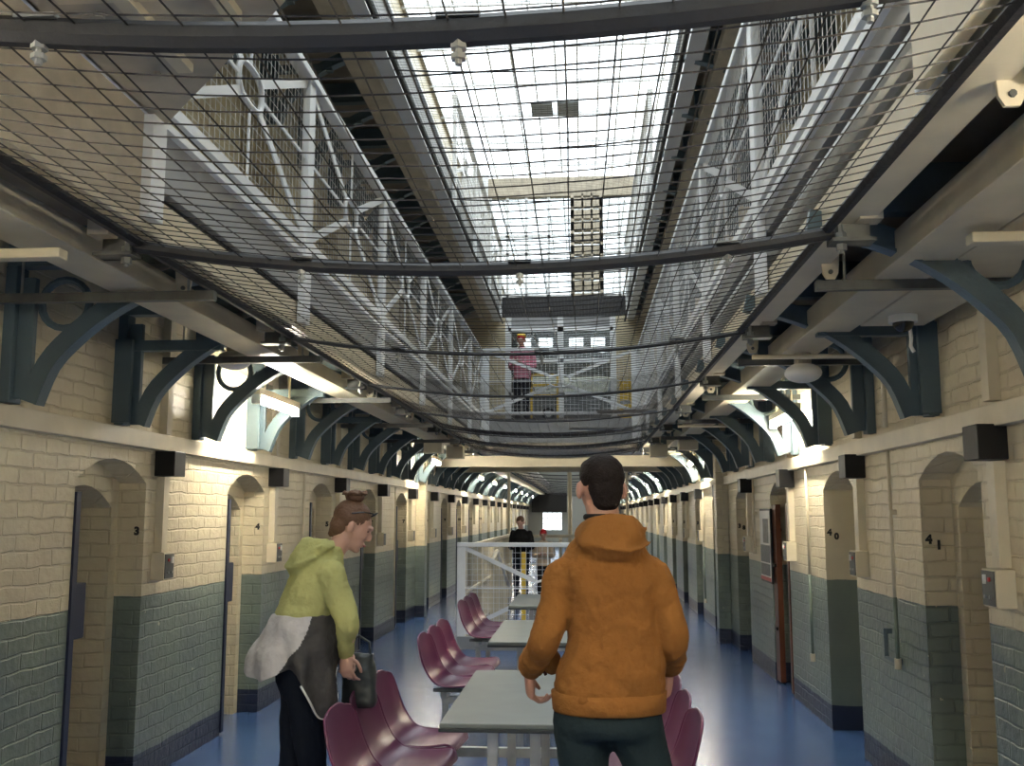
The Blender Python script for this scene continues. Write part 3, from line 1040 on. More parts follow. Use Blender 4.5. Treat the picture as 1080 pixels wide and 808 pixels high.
# near landing with a splayed corner, high on the left
ld = MB()
poly = [(-1.6, 3.57), (-0.85, 2.67), (-0.8, 1.2), (-1.6, 1.2)]
ld.prism(poly, 'xy', ZG, ZG+0.03)
o = ld.build('landing_plate', M_CREAMD)
lt = thing('landing', 'cream landing plate with a splayed corner overhead at top left', 'landing')
o.parent = lt
st = MB()
for x in (-1.30, -1.02):
    st.bar((x, 1.2, ZG-0.015), (x, 2.72 if x > -1.1 else 3.05, ZG-0.015), 0.03, 0.05, (0,0,1))
for y in (1.7, 2.15, 2.6):
    st.bar((-1.5, y, ZG-0.008), (-0.82, y, ZG-0.008), 0.016, 0.03, (0,0,1))
st.build('stiffener', M_CREAM, lt)
bt = MB()
for (x, y) in ((-1.42, 3.1), (-1.15, 2.8), (-0.93, 2.5), (-1.42, 2.7), (-1.15, 2.35)):
    bt.tube((x, y, ZG-0.015), (x, y, ZG), 0.014, 6)
bt.build('bolt', M_CREAMD, lt)
MB().box(-1.70, 1.2, ZG-0.42, -1.612, 3.43, ZG).build('side_plate', M_CREAMD, lt)
MB().box(0.84, 0.6, ZG-0.42, 0.875, 2.45, ZG-0.02).build('edge_plate', M_CREAM)
tag(bpy.data.objects['edge_plate'], 'cream painted edge plate on the right gallery girder at top right', 'plate')

# ------------------------------------------------------------------ footbridge and what stands on it
bd = thing('footbridge', 'footbridge across the hall at first gallery level beyond the net', 'bridge')
MB().box(EL+0.03, 15.94, ZG-0.02, ER-0.03, 19.42, ZG+0.05).build('deck', M_BRIDGEFL, bd)
MB().box(EL+0.03, 15.90, ZG-0.33, ER-0.03, 15.93, ZG+0.05).build('fascia', M_GREYP, bd)
tag(MB().box(XL+0.02, 16.3, 2.38, XR-0.02, 16.45, 2.56).build('cross_beam', M_CREAM), 'cream cross beam under the front edge of the footbridge', 'beam')
tag(MB().box(XL+0.02, 19.3, 2.42, XR-0.02, 19.45, 2.55).build('cross_beam', M_CREAM), 'cream cross beam under the back edge of the footbridge', 'beam')
MB().box(EL+0.03, 15.93, 2.66, ER-0.03, 19.4, 2.74).build('soffit', M_CREAMD, bd)
for i, xx in enumerate((-1.52, -0.27, 0.25, 0.9)):
    c = thing('steel_column', 'slim cream column beyond the footbridge, %s from the left' % ORD[i], 'column', (xx, 20.6, 0), group='slim columns beyond the footbridge')
    MB().tube((0, 0, 0.012), (0, 0, 2.60), 0.045 if i in (1, 2) else 0.03, 12).build('shaft', M_CREAM, c, smooth=True)
    MB().box(-0.07, -0.07, 0, 0.07, 0.07, 0.012).box(-0.07, -0.07, 2.60, 0.07, 0.07, 2.62).build('plate', M_CREAM, c)
pb = MB().tube((XL, 20.6, 2.67), (XR, 20.6, 2.67), 0.05, 10).build('pipe_run', M_CREAMD, smooth=True)
tag(pb, 'horizontal cream pipe crossing the hall over the slim columns', 'pipe')

# glazed screen with double doors on the bridge
sc = thing('glazed_screen', 'grey framed glazed door screen at the back of the footbridge', 'screen')
f = MB()
SX0, SX1 = -1.45, 0.62
for xx in (SX0, (SX0+SX1)/2, SX1):
    f.box(xx-0.06, 19.45, ZG+0.05, xx+0.06, 19.5, 5.5)
for zz in (ZG+0.08, 3.95, 4.62, 5.25):
    f.box(SX0, 19.45, zz-0.04, SX1, 19.5, zz+0.04)
f.build('frame', M_WHITE, sc)
for xx in (SX0+0.05, (SX0+SX1)/2+0.05):
    MB().box(xx, 19.47, ZG+0.1, xx+0.93, 19.49, 3.95).build('lower_panel', M_BRIDGEFL, sc)
    MB().box(xx, 19.48, 3.95, xx+0.93, 19.485, 5.25).build('glass', M_GLASS, sc)
    dp = MB().box(xx, 19.49, 4.3, xx+0.93, 19.5, 4.78).box(xx, 19.49, 5.08, xx+0.93, 19.5, 5.25)
    for (xa, xb) in ((0, 0.12), (0.40, 0.55), (0.83, 0.93)): dp.box(xx+xa, 19.49, 4.78, xx+xb, 19.5, 5.08)
    dp.build('dark_panel', M_STEELD, sc)
MB().box(SX0, 19.47, 5.25, SX1, 19.49, 5.5).build('head_panel', M_GREYP, sc)
struct(MB().box(XL, 19.42, ZG, SX0-0.06, 19.52, 5.5).box(SX1+0.06, 19.42, ZG, XR, 19.52, 5.5).build('wall_screen_sides', M_BRICK_UP))
ub = thing('upper_footbridge', 'dark fronted footbridge across the hall at upper gallery level', 'bridge')
MB().box(EL+0.01, 19.53, 5.50, ER-0.01, 19.58, 5.93).build('fascia', M_BLACK, ub)
MB().box(EL+0.02, 19.58, 5.78, ER-0.02, 21.38, 5.93).build('deck', M_BRIDGEFL, ub)
# bits behind the screen: yellow rails, window at level 1, yellow board
yr = thing('yellow_barrier', 'yellow barrier rails on the footbridge in front of the screen', 'barrier')
for zz in (3.9, 4.1, 4.3):
    MB().box(-1.0, 19.2, zz-0.02, -0.45, 19.23, zz+0.02).build('rail', M_YELLOW, yr)
MB().box(-1.0, 19.2, ZG+0.05, -0.96, 19.23, 4.32).box(-0.49, 19.2, ZG+0.05, -0.45, 19.23, 4.32).build('upright', M_YELLOW, yr)
yb = thing('yellow_board', 'yellow and grey board standing at the right end of the footbridge', 'board', (0.72, 16.6, ZG+0.05))
MB().box(-0.1, 0, 0, 0.1, 0.03, 0.72).build('board', M_YELLOW, yb)
MB().box(-0.085, -0.006, 0.3, 0.085, 0, 0.36).build('grey_band', M_GREYP, yb)
ww = MB()
for i in range(2):
    for j in range(2):
        x0 = -0.95 + i*0.95 + j*0.0
tyre = thing('castor_wheel', 'small black and white castor wheel on the footbridge edge', 'wheel', (-0.55, 16.2, ZG+0.05))
MB().path([(0.09*math.cos(2*PI*i/16), 0, 0.1+0.09*math.sin(2*PI*i/16)) for i in range(16)], 0.02, 6, closed=True).build('tyre', M_BLKBOX, tyre)
MB().tube((0, -0.015, 0.1), (0, 0.015, 0.1), 0.05, 12).build('hub', M_PAPER, tyre)

# gable beyond the upper footbridge
gs = thing('gable_screen', 'glazed gable with a cream beam and cream pier high at the back', 'gable')
MB().box(-2.05, 21.4, 8.62, 1.35, 21.6, 9.06).build('beam', M_CREAMD, gs)
pr = MB()
PX0, PX1 = -0.22, 0.50
pr.box(PX0, 21.4, 5.94, PX0+0.08, 21.6, 8.62).box(PX1-0.08, 21.4, 5.94, PX1, 21.6, 8.62)
zz = 5.94
i = 0
while zz < 8.5:
    pr.box(PX0, 21.4, zz, PX1, 21.6, zz+0.2)
    pr.box(PX0+0.25, 21.4, zz, PX0+0.29, 21.6, zz+0.3)
    pr.box(PX0+0.45, 21.4, zz, PX0+0.49, 21.6, zz+0.3)
    zz += 0.27
pr.build('pier', M_CREAMD, gs)
br_ = MB()
for zz in (6.35, 6.9, 7.3, 7.7): br_.box(-2.0, 21.44, zz, 1.3, 21.5, zz+0.05)
for xx in (-2.0, -1.62, -1.2, -0.7, 0.85, 1.25): br_.box(xx-0.03, 21.44, 5.94, xx+0.03, 21.5, 8.62)
br_.build('glazing_bar', M_WHITE, gs)
MB().box(-2.0, 21.46, 5.94, 1.3, 21.465, 8.62).build('glass', M_GLASS, gs)
MB().box(XL+0.02, 21.4, 5.94, -2.05, 21.6, 9.15).build('flank', M_WHITE, gs)
MB().box(1.35, 21.4, 5.94, XR-0.02, 21.6, 9.15).build('flank', M_WHITE, gs)

# ------------------------------------------------------------------ stairwell guard railing on the ground floor
FY = 12.2
FX = -1.48
g = railing('stairwell_railing', 'white mesh railing across the stairwell behind the tables', (FX, FY, 0), (1,0,0), [2.1], 0.14, h=1.10, post_down=0.13, mesh_pitch=0.065, wire=0.003, postw=0.10)
MB().box(FX-0.05, FY-0.03, 0.0, FX+2.15, FY+0.03, 0.15).build('plinth', M_GREYP, g)
def plain_rail(x, y0, y1, label):
    t = thing('guard_rail', label, 'railing')
    MB().bar((x, y0, 1.2), (x, y1, 1.2), 0.05, 0.05).bar((x, y0, 0.65), (x, y1, 0.65), 0.03, 0.03).build('rail', M_CREAM, t)
    y = y0
    while y <= y1+0.01:
        MB().box(x-0.03, y-0.03, 0, x+0.03, y+0.03, 1.2).build('post', M_CREAM, t)
        y += (y1-y0)/4
    y = y0+0.13
    while y < y1:
        MB().tube((x, y, 0.1), (x, y, 1.18), 0.006, 5).build('baluster', M_CREAM, t)
        y += 0.15
plain_rail(FX+0.02, FY+0.1, 19.9, 'cream guard rail running back along the left of the stairwell')
plain_rail(FX+2.05, FY+0.1, 19.9, 'cream guard rail running back along the right of the stairwell')
# stair handrail and yellow newel seen through the mesh
sr = thing('stair_handrail', 'cream sloping stair handrail with a yellow newel behind the mesh', 'handrail')
MB().path([(-1.2, 13.2, 1.0), (-1.2, 14.0, 1.1), (-1.2, 16.4, 0.42)], 0.028, 8).build('handrail', M_CREAM, sr, smooth=True)
MB().box(-0.92, 15.0, 0, -0.86, 15.06, 1.05).build('newel', M_YELLOW, sr)
for i in range(7): MB().box(-1.22, 13.3+0.4*i, 0, -1.18, 13.34+0.4*i, 1.0 - 0.0*i if i < 2 else 1.05-(i-1)*0.11).build('baluster', M_CREAM, sr)
by = thing('end_rail', 'cream guard rail across the far end of the stairwell', 'railing')
MB().box(FX, 20.0, 1.15, FX+2.1, 20.05, 1.21).box(FX, 20.0, 0.6, FX+2.1, 20.05, 0.64).build('rail', M_CREAM, by)
MB().box(FX, 20.0, 0, FX+0.06, 20.05, 1.15).box(FX+2.04, 20.0, 0, FX+2.1, 20.05, 1.15).box(FX+1.0, 20.0, 0, FX+1.06, 20.05, 1.15).build('post', M_CREAM, by)

# ------------------------------------------------------------------ tables and shell chairs
PROF = [(-0.215,0.785),(-0.214,0.762),(-0.206,0.71),(-0.192,0.65),(-0.168,0.575),(-0.135,0.515),(-0.085,0.468),(-0.02,0.448),(0.06,0.442),(0.13,0.447),(0.19,0.455),(0.215,0.452),(0.232,0.437)]
WID = [0.105,0.168,0.200,0.213,0.216,0.214,0.216,0.218,0.218,0.214,0.206,0.188,0.14]
def chair_shell():
    pr = cr([(a, b) for a, b in PROF], 2)
    wd_ = cr([(a, 0.0) for a in WID], 2)
    N = len(pr)
    nu = 16
    vs = []
    for i in range(N):
        x, z = pr[i]
        wd = wd_[i][0]*0.97
        t = i/(N-1)
        for j in range(nu+1):
            u = 2*j/nu-1
            cur = abs(u)**2.6
            fwd = 0.03*cur*min(1, t*5)*max(0, 1-t*1.7) + 0.02*cur*math.exp(-((t-0.42)/0.15)**2)
            lift = 0.020*cur*max(0, min(1, (t-0.3)*3)) * (1 if t < 0.85 else max(0, (1-t)/0.15))
            top = -0.018*abs(u)**2.5*max(0, 1-t*8)
            vs.append((x+fwd, wd*u, z+lift+top))
    fs = []
    for i in range(N-1):
        for j in range(nu):
            a = i*(nu+1)+j
            fs.append((a, a+1, a+nu+2, a+nu+1))
    m = MB()
    m.add(vs, fs)
    m.N, m.nu = N, nu
    return m
def make_chair():
    t = thing('shell_chair', 'x', 'chair')
    o = chair_shell().build('shell', M_PLUM, t, smooth=True)
    s = o.modifiers.new('thick', 'SOLIDIFY')
    s.thickness = 0.008
    s.offset = 0
    b = o.modifiers.new('sub', 'SUBSURF')
    b.levels = 1
    b.render_levels = 1
    # rolled rim
    cs_ = chair_shell()
    P, NN, n = cs_.v, cs_.N, cs_.nu+1
    rim = [P[i*n] for i in range(NN)] + [P[(NN-1)*n + j] for j in range(1, n)] + [P[i*n+n-1] for i in range(NN-2, -1, -1)] + [P[j] for j in range(n-2, 0, -1)]
    MB().path(rim, 0.0065, 8, closed=True).build('rim', M_PLUM, o, smooth=True)
    for ya in (-0.13, 0.10): MB().box(-0.10, ya, 0.413, 0.10, ya+0.03, 0.437).build('mounting_bracket', M_STEELD, t)
    return t
chair0 = make_chair()
first = [True]
def put_chair(x, y, right, label, grp):
    o = chair0 if first[0] else copy_tree(chair0)
    first[0] = False
    o.location = (x, y, 0)
    o.rotation_euler = (0, 0, PI+0.06 if right else -0.10)
    o['label'] = label
    o['group'] = grp
def make_table(cx, y0, ln, label, full=True):
    t = thing('canteen_table', label, 'table', (cx, y0, 0))
    MB().box(-0.3, 0, 0.728, 0.3, ln, 0.748).build('table_top', M_TABLE, t, bevel=0.004)
    MB().box(-0.303, -0.003, 0.712, 0.303, ln+0.003, 0.7275).build('edging', M_EDGE, t, bevel=0.003)
    for sx in (-0.09, 0.09):
        for yy in (0.14, ln-0.14):
            MB().box(sx-0.022, yy-0.022, 0.012, sx+0.022, yy+0.022, 0.70).build('leg', M_STEEL, t)
    MB().box(-0.15, 0.11, 0.70, 0.15, 0.17, 0.712).box(-0.15, ln-0.17, 0.70, 0.15, ln-0.11, 0.712).build('top_plate', M_STEELD, t)
    MB().box(-0.13, 0.1, 0, 0.13, 0.18, 0.012).box(-0.13, ln-0.18, 0, 0.13, ln-0.1, 0.012).build('foot', M_STEELD, t)
    for sx in (-1, 1):
        b = MB().box(sx*0.60-0.02, 0.0, 0.372, sx*0.60+0.02, ln-0.05, 0.412)
        b.build('seat_beam', M_STEEL, t)
        b = MB()
        for yy in (0.13, ln-0.27):
            b.box(sx*0.60-0.022, yy-0.022, 0, sx*0.60+0.022, yy+0.022, 0.372)
        b.build('seat_post', M_STEEL, t)
    for yy in (0.13, ln-0.13):
        MB().box(-0.60, yy-0.018, 0.32, 0.60, yy+0.018, 0.368).build('cross_tube', M_STEEL, t)
    return t
for i, (cx, y0, nm) in enumerate(((-0.30, 4.22, 'nearest'), (-0.35, 6.87, 'middle'), (-0.41, 9.56, 'farthest'))):
    make_table(cx, y0, 1.42, 'grey-green canteen table with black edging, the %s of the row' % nm)
    for j in range(3):
        yy = y0 + 0.14 + 0.46*j
        w3 = ('near', 'middle', 'far')[j]
        put_chair(cx-0.56, yy, False, 'plum plastic chair left of the %s table, %s of three' % (nm, w3), 'chairs left of the %s table' % nm)
        put_chair(cx+0.56, yy, True, 'plum plastic chair right of the %s table, %s of three' % (nm, w3), 'chairs right of the %s table' % nm)

# ------------------------------------------------------------------ people
def ring(c, rx, ry, side=(1,0,0), up=(0,0,1), n=20, pw=2.0):
    """ellipse ring around c; side = direction of rx, up = ring axis"""
    c = Vector(c)
    U = Vector(up).normalized()
    S = Vector(side)
    S = (S - U*S.dot(U)).normalized()
    T = U.cross(S)
    out = []
    for j in range(n):
        a = 2*PI*j/n
        ca, sa = math.cos(a), math.sin(a)
        e = 2.0/pw
        out.append(c + S*(rx*math.copysign(abs(ca)**e, ca)) + T*(ry*math.copysign(abs(sa)**e, sa)))
    return out
def limb(m, pts, rs, n=14, flat=1.0, side=None):
    # smooth catmull-rom through the joints
    P = [Vector(p) for p in pts]
    out, ro = [], []
    k = len(P)
    for i in range(k-1):
        p0, p1, p2, p3 = P[max(i-1,0)], P[i], P[i+1], P[min(i+2,k-1)]
        for s in range(6):
            t = s/6
            q = 0.5*((2*p1)+(-p0+p2)*t+(2*p0-5*p1+4*p2-p3)*t*t+(-p0+3*p1-3*p2+p3)*t**3)
            out.append(q)
            ro.append(rs[i]*(1-t)+rs[i+1]*t)
    out.append(P[-1]); ro.append(rs[-1])
    m.path(out, ro, n, flat=flat, side=side)
    m.ell(P[0], (rs[0],)*3, 12, 8)
    m.ell(P[-1], (rs[-1],)*3, 12, 8)
def head(m, c, rot, s=1.0):
    """skull, jaw, nose, ears, lips, brow; face looks along local +Y"""
    R = rot
    c = Vector(c)
    def Q(x, y, z): return c + R @ (Vector((x, y, z))*s)
    def E(p, r, tilt=None):
        m.ell(Q(*p), (r[0]*s, r[1]*s, r[2]*s), 16, 12, rot=(R @ tilt) if tilt else R)
    E((0, -0.012, 0.035), (0.074, 0.092, 0.085))
    E((0, 0.02, 0.0), (0.064, 0.072, 0.085))
    E((0, 0.035, -0.05), (0.047, 0.05, 0.055))
    E((0, 0.062, -0.088), (0.022, 0.022, 0.018))           # chin
    E((0, 0.083, 0.035), (0.045, 0.016, 0.012))            # brow
    E((0, 0.096, -0.008), (0.009, 0.014, 0.024), Matrix.Rotation(0.35, 3, 'X'))
    E((0, 0.101, -0.020), (0.011, 0.010, 0.008))           # nose tip
    E((0.026, 0.070, -0.015), (0.020, 0.016, 0.018))
    E((-0.026, 0.070, -0.015), (0.020, 0.016, 0.018))
    E((0, 0.084, -0.050), (0.022, 0.010, 0.006))
    E((0, 0.082, -0.061), (0.019, 0.010, 0.006))
    for sx in (-1, 1):
        E((sx*0.079, -0.005, 0.0), (0.012, 0.018, 0.031), Matrix.Rotation(sx*0.35, 3, 'Z'))
def finger(m, base, dirs, lens, r):
    p = Vector(base)
    pts = [p.copy()]
    for d, l in zip(dirs, lens):
        p = p + Vector(d).normalized()*l
        pts.append(p.copy())
    rr = [r*1.08, r, r*0.95, r*0.8]
    limb(m, pts, rr[:len(pts)], 8)
def hand(m, wrist, down, palm_n, thumb_side, curl=0.5, s=1.0):
    """down = direction of the metacarpals, palm_n = direction the palm faces, thumb_side = direction towards the thumb"""
    Wp = Vector(wrist)
    D = Vector(down).normalized()
    Nn = Vector(palm_n)
    Nn = (Nn - D*Nn.dot(D)).normalized()
    T = Vector(thumb_side)
    T = (T - D*T.dot(D) - Nn*T.dot(Nn)).normalized()
    rings = []
    for t, wd, th in ((-0.02, 0.027, 0.021), (0.02, 0.033, 0.019), (0.055, 0.041, 0.017), (0.085, 0.041, 0.014), (0.095, 0.036, 0.011)):
        rings.append(ring(Wp + D*(t*s), wd*s, th*s, T, D, 14))
    m.rings(rings)
    for i in range(4):
        off = (0.030, 0.010, -0.010, -0.029)[i]
        L = (0.95, 1.05, 1.0, 0.78)[i]
        base = Wp + D*(0.083*s) + T*(off*s)
        c = curl*(1 + 0.25*i)
        ds = []
        a = 0.15
        for k in range(3):
            a += c*(0.55, 0.8, 0.55)[k]
            ds.append(D*math.cos(a) + Nn*math.sin(a) + T*(0.05*(1.5-i)))
        finger(m, base, ds, [0.042*L*s, 0.027*L*s, 0.022*L*s], 0.0088*s)
    finger(m, Wp + D*(0.025*s) + T*(0.024*s), [D*0.6+T*0.75+Nn*0.35, D*0.85+T*0.25+Nn*0.5, D*0.8+Nn*0.55-T*0.1], [0.042*s, 0.034*s, 0.026*s], 0.0105*s)
def skin_build(m, name, mt, parent, voxel, smooth=4, wrinkle=0.0, wscale=0.12):
    o = m.build(name, mt, parent, smooth=True)
    r = o.modifiers.new('remesh', 'REMESH')
    r.mode = 'VOXEL'
    r.voxel_size = voxel
    r.use_smooth_shade = True
    sm = o.modifiers.new('smooth', 'SMOOTH')
    sm.iterations = smooth
    sm.factor = 0.5
    if wrinkle:
        tx = bpy.data.textures.new(name+'_folds', 'CLOUDS')
        tx.noise_scale = wscale
        tx.noise_depth = 3
        d = o.modifiers.new('folds', 'DISPLACE')
        d.texture = tx
        d.strength = wrinkle
        d.mid_level = 0.5
        d.texture_coords = 'LOCAL'
    return o

# ---- man in rust hoodie, back to camera
mn = thing('person', 'person in rust orange hoodie and dark trousers, back turned, standing by the nearest table', 'person', (0.075, 3.45, 0), rz=0.03)
NECK = (0.0, -0.005, 1.53)
HC = (-0.012, 0.02, 1.682)
hr = Matrix.Rotation(math.radians(14), 3, 'Z') @ Matrix.Rotation(math.radians(-4), 3, 'X')
LSH, LEL, LWR = (-0.145, -0.01, 1.395), (-0.205, -0.035, 1.19), (-0.262, 0.100, 1.065)
RSH, REL, RWR = (0.158, -0.01, 1.395), (0.215, -0.03, 1.20), (0.216, 0.09, 1.075)
HIPL, KNL, ANL = (-0.085, 0.0, 0.86), (-0.095, 0.06, 0.48), (-0.10, 0.02, 0.09)
HIPR, KNR, ANR = (0.095, 0.0, 0.86), (0.185, -0.01, 0.48), (0.20, -0.10, 0.09)
b = MB()
head(b, HC, hr, 1.0)
b.rings([ring((0, -0.01, 1.44), 0.075, 0.065), ring((0, -0.005, 1.52), 0.058, 0.058), ring((-0.005, 0.0, 1.58), 0.056, 0.06), ring((-0.01, 0.01, 1.64), 0.055, 0.06)])
b.rings([ring((0, 0, 0.92), 0.13, 0.09), ring((0, 0, 1.0), 0.14, 0.10), ring((0, 0, 1.15), 0.13, 0.09), ring((0, 0, 1.33), 0.14, 0.09), ring((0, 0, 1.41), 0.12, 0.075), ring((0, 0, 1.47), 0.06, 0.055)])
for (S, E, Wr) in ((LSH, LEL, LWR), (RSH, REL, RWR)):
    limb(b, [S, E, Wr], [0.045, 0.034, 0.026])
    limb(b, [(S[0]*0.5, 0, 1.38), S], [0.055, 0.045])
for (H, K, A, f) in ((HIPL, KNL, ANL, 0), (HIPR, KNR, ANR, 0)):
    limb(b, [H, K, A], [0.058, 0.045, 0.036])
    limb(b, [(A[0], A[1]-0.03, 0.045), (A[0], A[1]+0.17, 0.035)], [0.038, 0.03])
hand(b, LWR, (0.02, 0.28, -0.95), (0.85, 0.2, 0.1), (0.3, 1, 0.2), curl=0.75, s=0.98)
hand(b, RWR, (-0.02, 0.30, -0.95), (-0.85, 0.2, 0.1), (-0.3, 1, 0.2), curl=0.8, s=0.98)
skin_build(b, 'body', M_SKIN, mn, 0.0048, 3)
# hair: short dark cap
h = MB()
def HQ(x, y, z): return Vector(HC) + hr @ Vector((x, y, z))
h.ell(HQ(0, -0.016, 0.047), (0.077, 0.096, 0.080), 20, 14, rot=hr)
h.ell(HQ(0, -0.058, 0.0), (0.060, 0.048, 0.062), 18, 12, rot=hr)
h.ell(HQ(0, 0.055, 0.09), (0.055, 0.045, 0.032), 16, 10, rot=hr)
h.ell(HQ(0, -0.062, -0.04), (0.050, 0.030, 0.035), 16, 10, rot=hr)
o = skin_build(h, 'hair', M_HAIRD, mn, 0.006, 3, wrinkle=0.006, wscale=0.02)
for sx in (-1, 1):
    MB().ell(HQ(sx*0.028, 0.082, 0.012), (0.012, 0.008, 0.008), 10, 8).build('eye', M_LENS, mn, smooth=True)
# trousers
tr = MB()
tr.rings([ring((0.0, 0, 1.06), 0.165, 0.115), ring((0.0, -0.01, 0.97), 0.178, 0.125), ring((0.0, -0.015, 0.91), 0.184, 0.13), ring((0.005, -0.01, 0.875), 0.165, 0.12)])
limb(tr, [(-0.086, -0.005, 0.89), (-0.080, 0.02, 0.72), KNL, (ANL[0], ANL[1], 0.12)], [0.095, 0.080, 0.070, 0.058])
limb(tr, [(0.092, -0.005, 0.89), (0.148, 0.0, 0.72), KNR, (ANR[0], ANR[1], 0.12)], [0.095, 0.072, 0.066, 0.056])
skin_build(tr, 'trousers', M_PANTS, mn, 0.01, 5, wrinkle=0.014, wscale=0.10)
sh = MB()
for A in (ANL, ANR):
    limb(sh, [(A[0], A[1]-0.04, 0.05), (A[0], A[1]+0.08, 0.05), (A[0], A[1]+0.19, 0.04)], [0.048, 0.045, 0.04])
    sh.rings([ring((A[0], A[1]+0.07, 0.004), 0.045, 0.16, n=16), ring((A[0], A[1]+0.07, 0.03), 0.045, 0.16, n=16)])
skin_build(sh, 'shoes', M_BLKCLOTH, mn, 0.008, 2)
# hoodie
hd_ = MB()
hd_.rings([ring((0.005, -0.012, 0.985), 0.178, 0.128, n=24), ring((0.005, -0.015, 1.0), 0.186, 0.14, n=24), ring((0.005, -0.015, 1.04), 0.190, 0.146, n=24), ring((0.014, -0.015, 1.09), 0.180, 0.144, n=24),
           ring((0.024, -0.01, 1.18), 0.156, 0.134, n=24), ring((0.024, -0.005, 1.28), 0.156, 0.132, n=24), ring((0.014, -0.005, 1.36), 0.172, 0.130, n=24, pw=2.1), ring((0.007, -0.008, 1.42), 0.172, 0.118, n=24),
           ring((0.005, -0.008, 1.465), 0.148, 0.105, n=24), ring((0.004, -0.006, 1.505), 0.120, 0.094, n=24), ring((0.002, -0.004, 1.54), 0.094, 0.084, n=24), ring((0, 0.0, 1.575), 0.072, 0.072, n=24)])
for (S, E, Wr) in ((LSH, LEL, LWR), (RSH, REL, RWR)):
    S, E, Wr = Vector(S), Vector(E), Vector(Wr)
    limb(hd_, [S + Vector((-S.x*0.35, 0, 0.005)), S, S.lerp(E, 0.5), E, E.lerp(Wr, 0.45), Wr - (Wr-E).normalized()*0.03], [0.062, 0.064, 0.057, 0.053, 0.049, 0.044])
    # gathered sleeve folds above the cuff
    for (t, rr) in ((0.58, 0.058), (0.74, 0.055), (0.90, 0.05)):
        hd_.ell(E.lerp(Wr, t), (rr, rr*0.9, 0.02), 14, 8, rot=(Wr-E).to_track_quat('Z', 'Y').to_matrix())
def hood(m, F, w=1.0):
    # a limp hood lying on the upper back; F(x right, y forward, z up) maps local to world
    rg = []
    NA = 22
    for i in range(NA+1):
        a = PI*(-0.06 + 1.12*i/NA)
        bk = max(0, math.sin(a))
        ca = math.cos(a)
        skew = 0.10*ca
        dp = bk**1.2*(1+skew)
        prof = [(0.066, 0.012), (0.080, 0.018), (0.098, 0.0), (0.114+0.006*bk, -0.025-0.02*dp), (0.118+0.014*bk, -0.045-0.055*dp), (0.104+0.012*bk, -0.062-0.07*dp), (0.078, -0.055-0.05*dp), (0.062, -0.02)]
        th = 0.55+0.45*min(1, bk*1.6)
        r0 = 0.082
        pts = []
        for (r, z) in prof:
            rr = r0 + (r-r0)*th
            pts.append(F((rr*ca*1.02 + 0.008*bk)*w, (0.03 - rr*math.sin(a)*0.98)*w, 1.572 + z*th*w - 0.02*(1-bk)))
        rg.append(pts)
    m.rings(rg)
    for (rad, dz, rr) in ((0.104, -0.012, 0.011), (0.122, -0.050, 0.012)):
        pts = []
        for i in range(17):
            a = PI*(0.08 + 0.80*i/16)
            bk = math.sin(a)
            pts.append(F((rad*math.cos(a)+0.012)*w, (0.03-rad*bk*1.05)*w, 1.572 + (dz - 0.045*bk**1.5*(1+0.4*math.cos(a)))*w - 0.01*(1-bk)))
        m.path(pts, [rr*w*(0.4+0.6*math.sin(PI*i/16)) for i in range(17)], 8)
hood(hd_, lambda x, y, z: Vector((x*1.12+0.01, y*1.2-0.034, 1.585 + (z-1.572)*1.05)))
skin_build(hd_, 'hoodie', M_RUST, mn, 0.0065, 5, wrinkle=0.024, wscale=0.09)
wb_ = MB()
wb_.rings([ring((0.005, -0.015, 0.955), 0.184, 0.133, n=32), ring((0.005, -0.015, 0.96), 0.188, 0.137, n=32), ring((0.005, -0.015, 1.02), 0.193, 0.145, n=32), ring((0.005, -0.015, 1.025), 0.18, 0.13, n=32)])
wb_.build('waistband', M_RUST, mn, smooth=True)
for (E, Wr) in ((LEL, LWR), (REL, RWR)):
    E, Wr = Vector(E), Vector(Wr)
    d = (Wr-E).normalized()
    MB().path([Wr - d*0.055, Wr - d*0.05, Wr - d*0.004, Wr + d*0.002], [0.038, 0.043, 0.038, 0.033], 20).build('cuff', M_RUST, mn, smooth=True)
cl = MB()
cl.path([(0.064*math.cos(2*PI*i/20), 0.0+0.064*math.sin(2*PI*i/20), 1.592) for i in range(20)], 0.012, 8, closed=True)
cl.build('collar', M_BLKCLOTH, mn, smooth=True)
pk = MB()
pk.ell((-0.185, 0.07, 1.10), (0.035, 0.03, 0.045), 14, 10)
skin_build(pk, 'pocket_flap', M_RUST, mn, 0.006, 2)
MB().path([(-0.205, 0.075, 1.055), (-0.222, 0.07, 1.09), (-0.215, 0.07, 1.13), (-0.185, 0.075, 1.15)], 0.006, 8).build('pocket_trim', mat('maroon_trim', (0.05,0.012,0.012), 0.8), mn, smooth=True)

# ---- woman in lime hoodie, leaning right, jacket round waist
wn = thing('person', 'person in lime hoodie, hair in a bun, jacket tied at waist, beside the plum chairs', 'person', (-1.29, 4.62, 0))
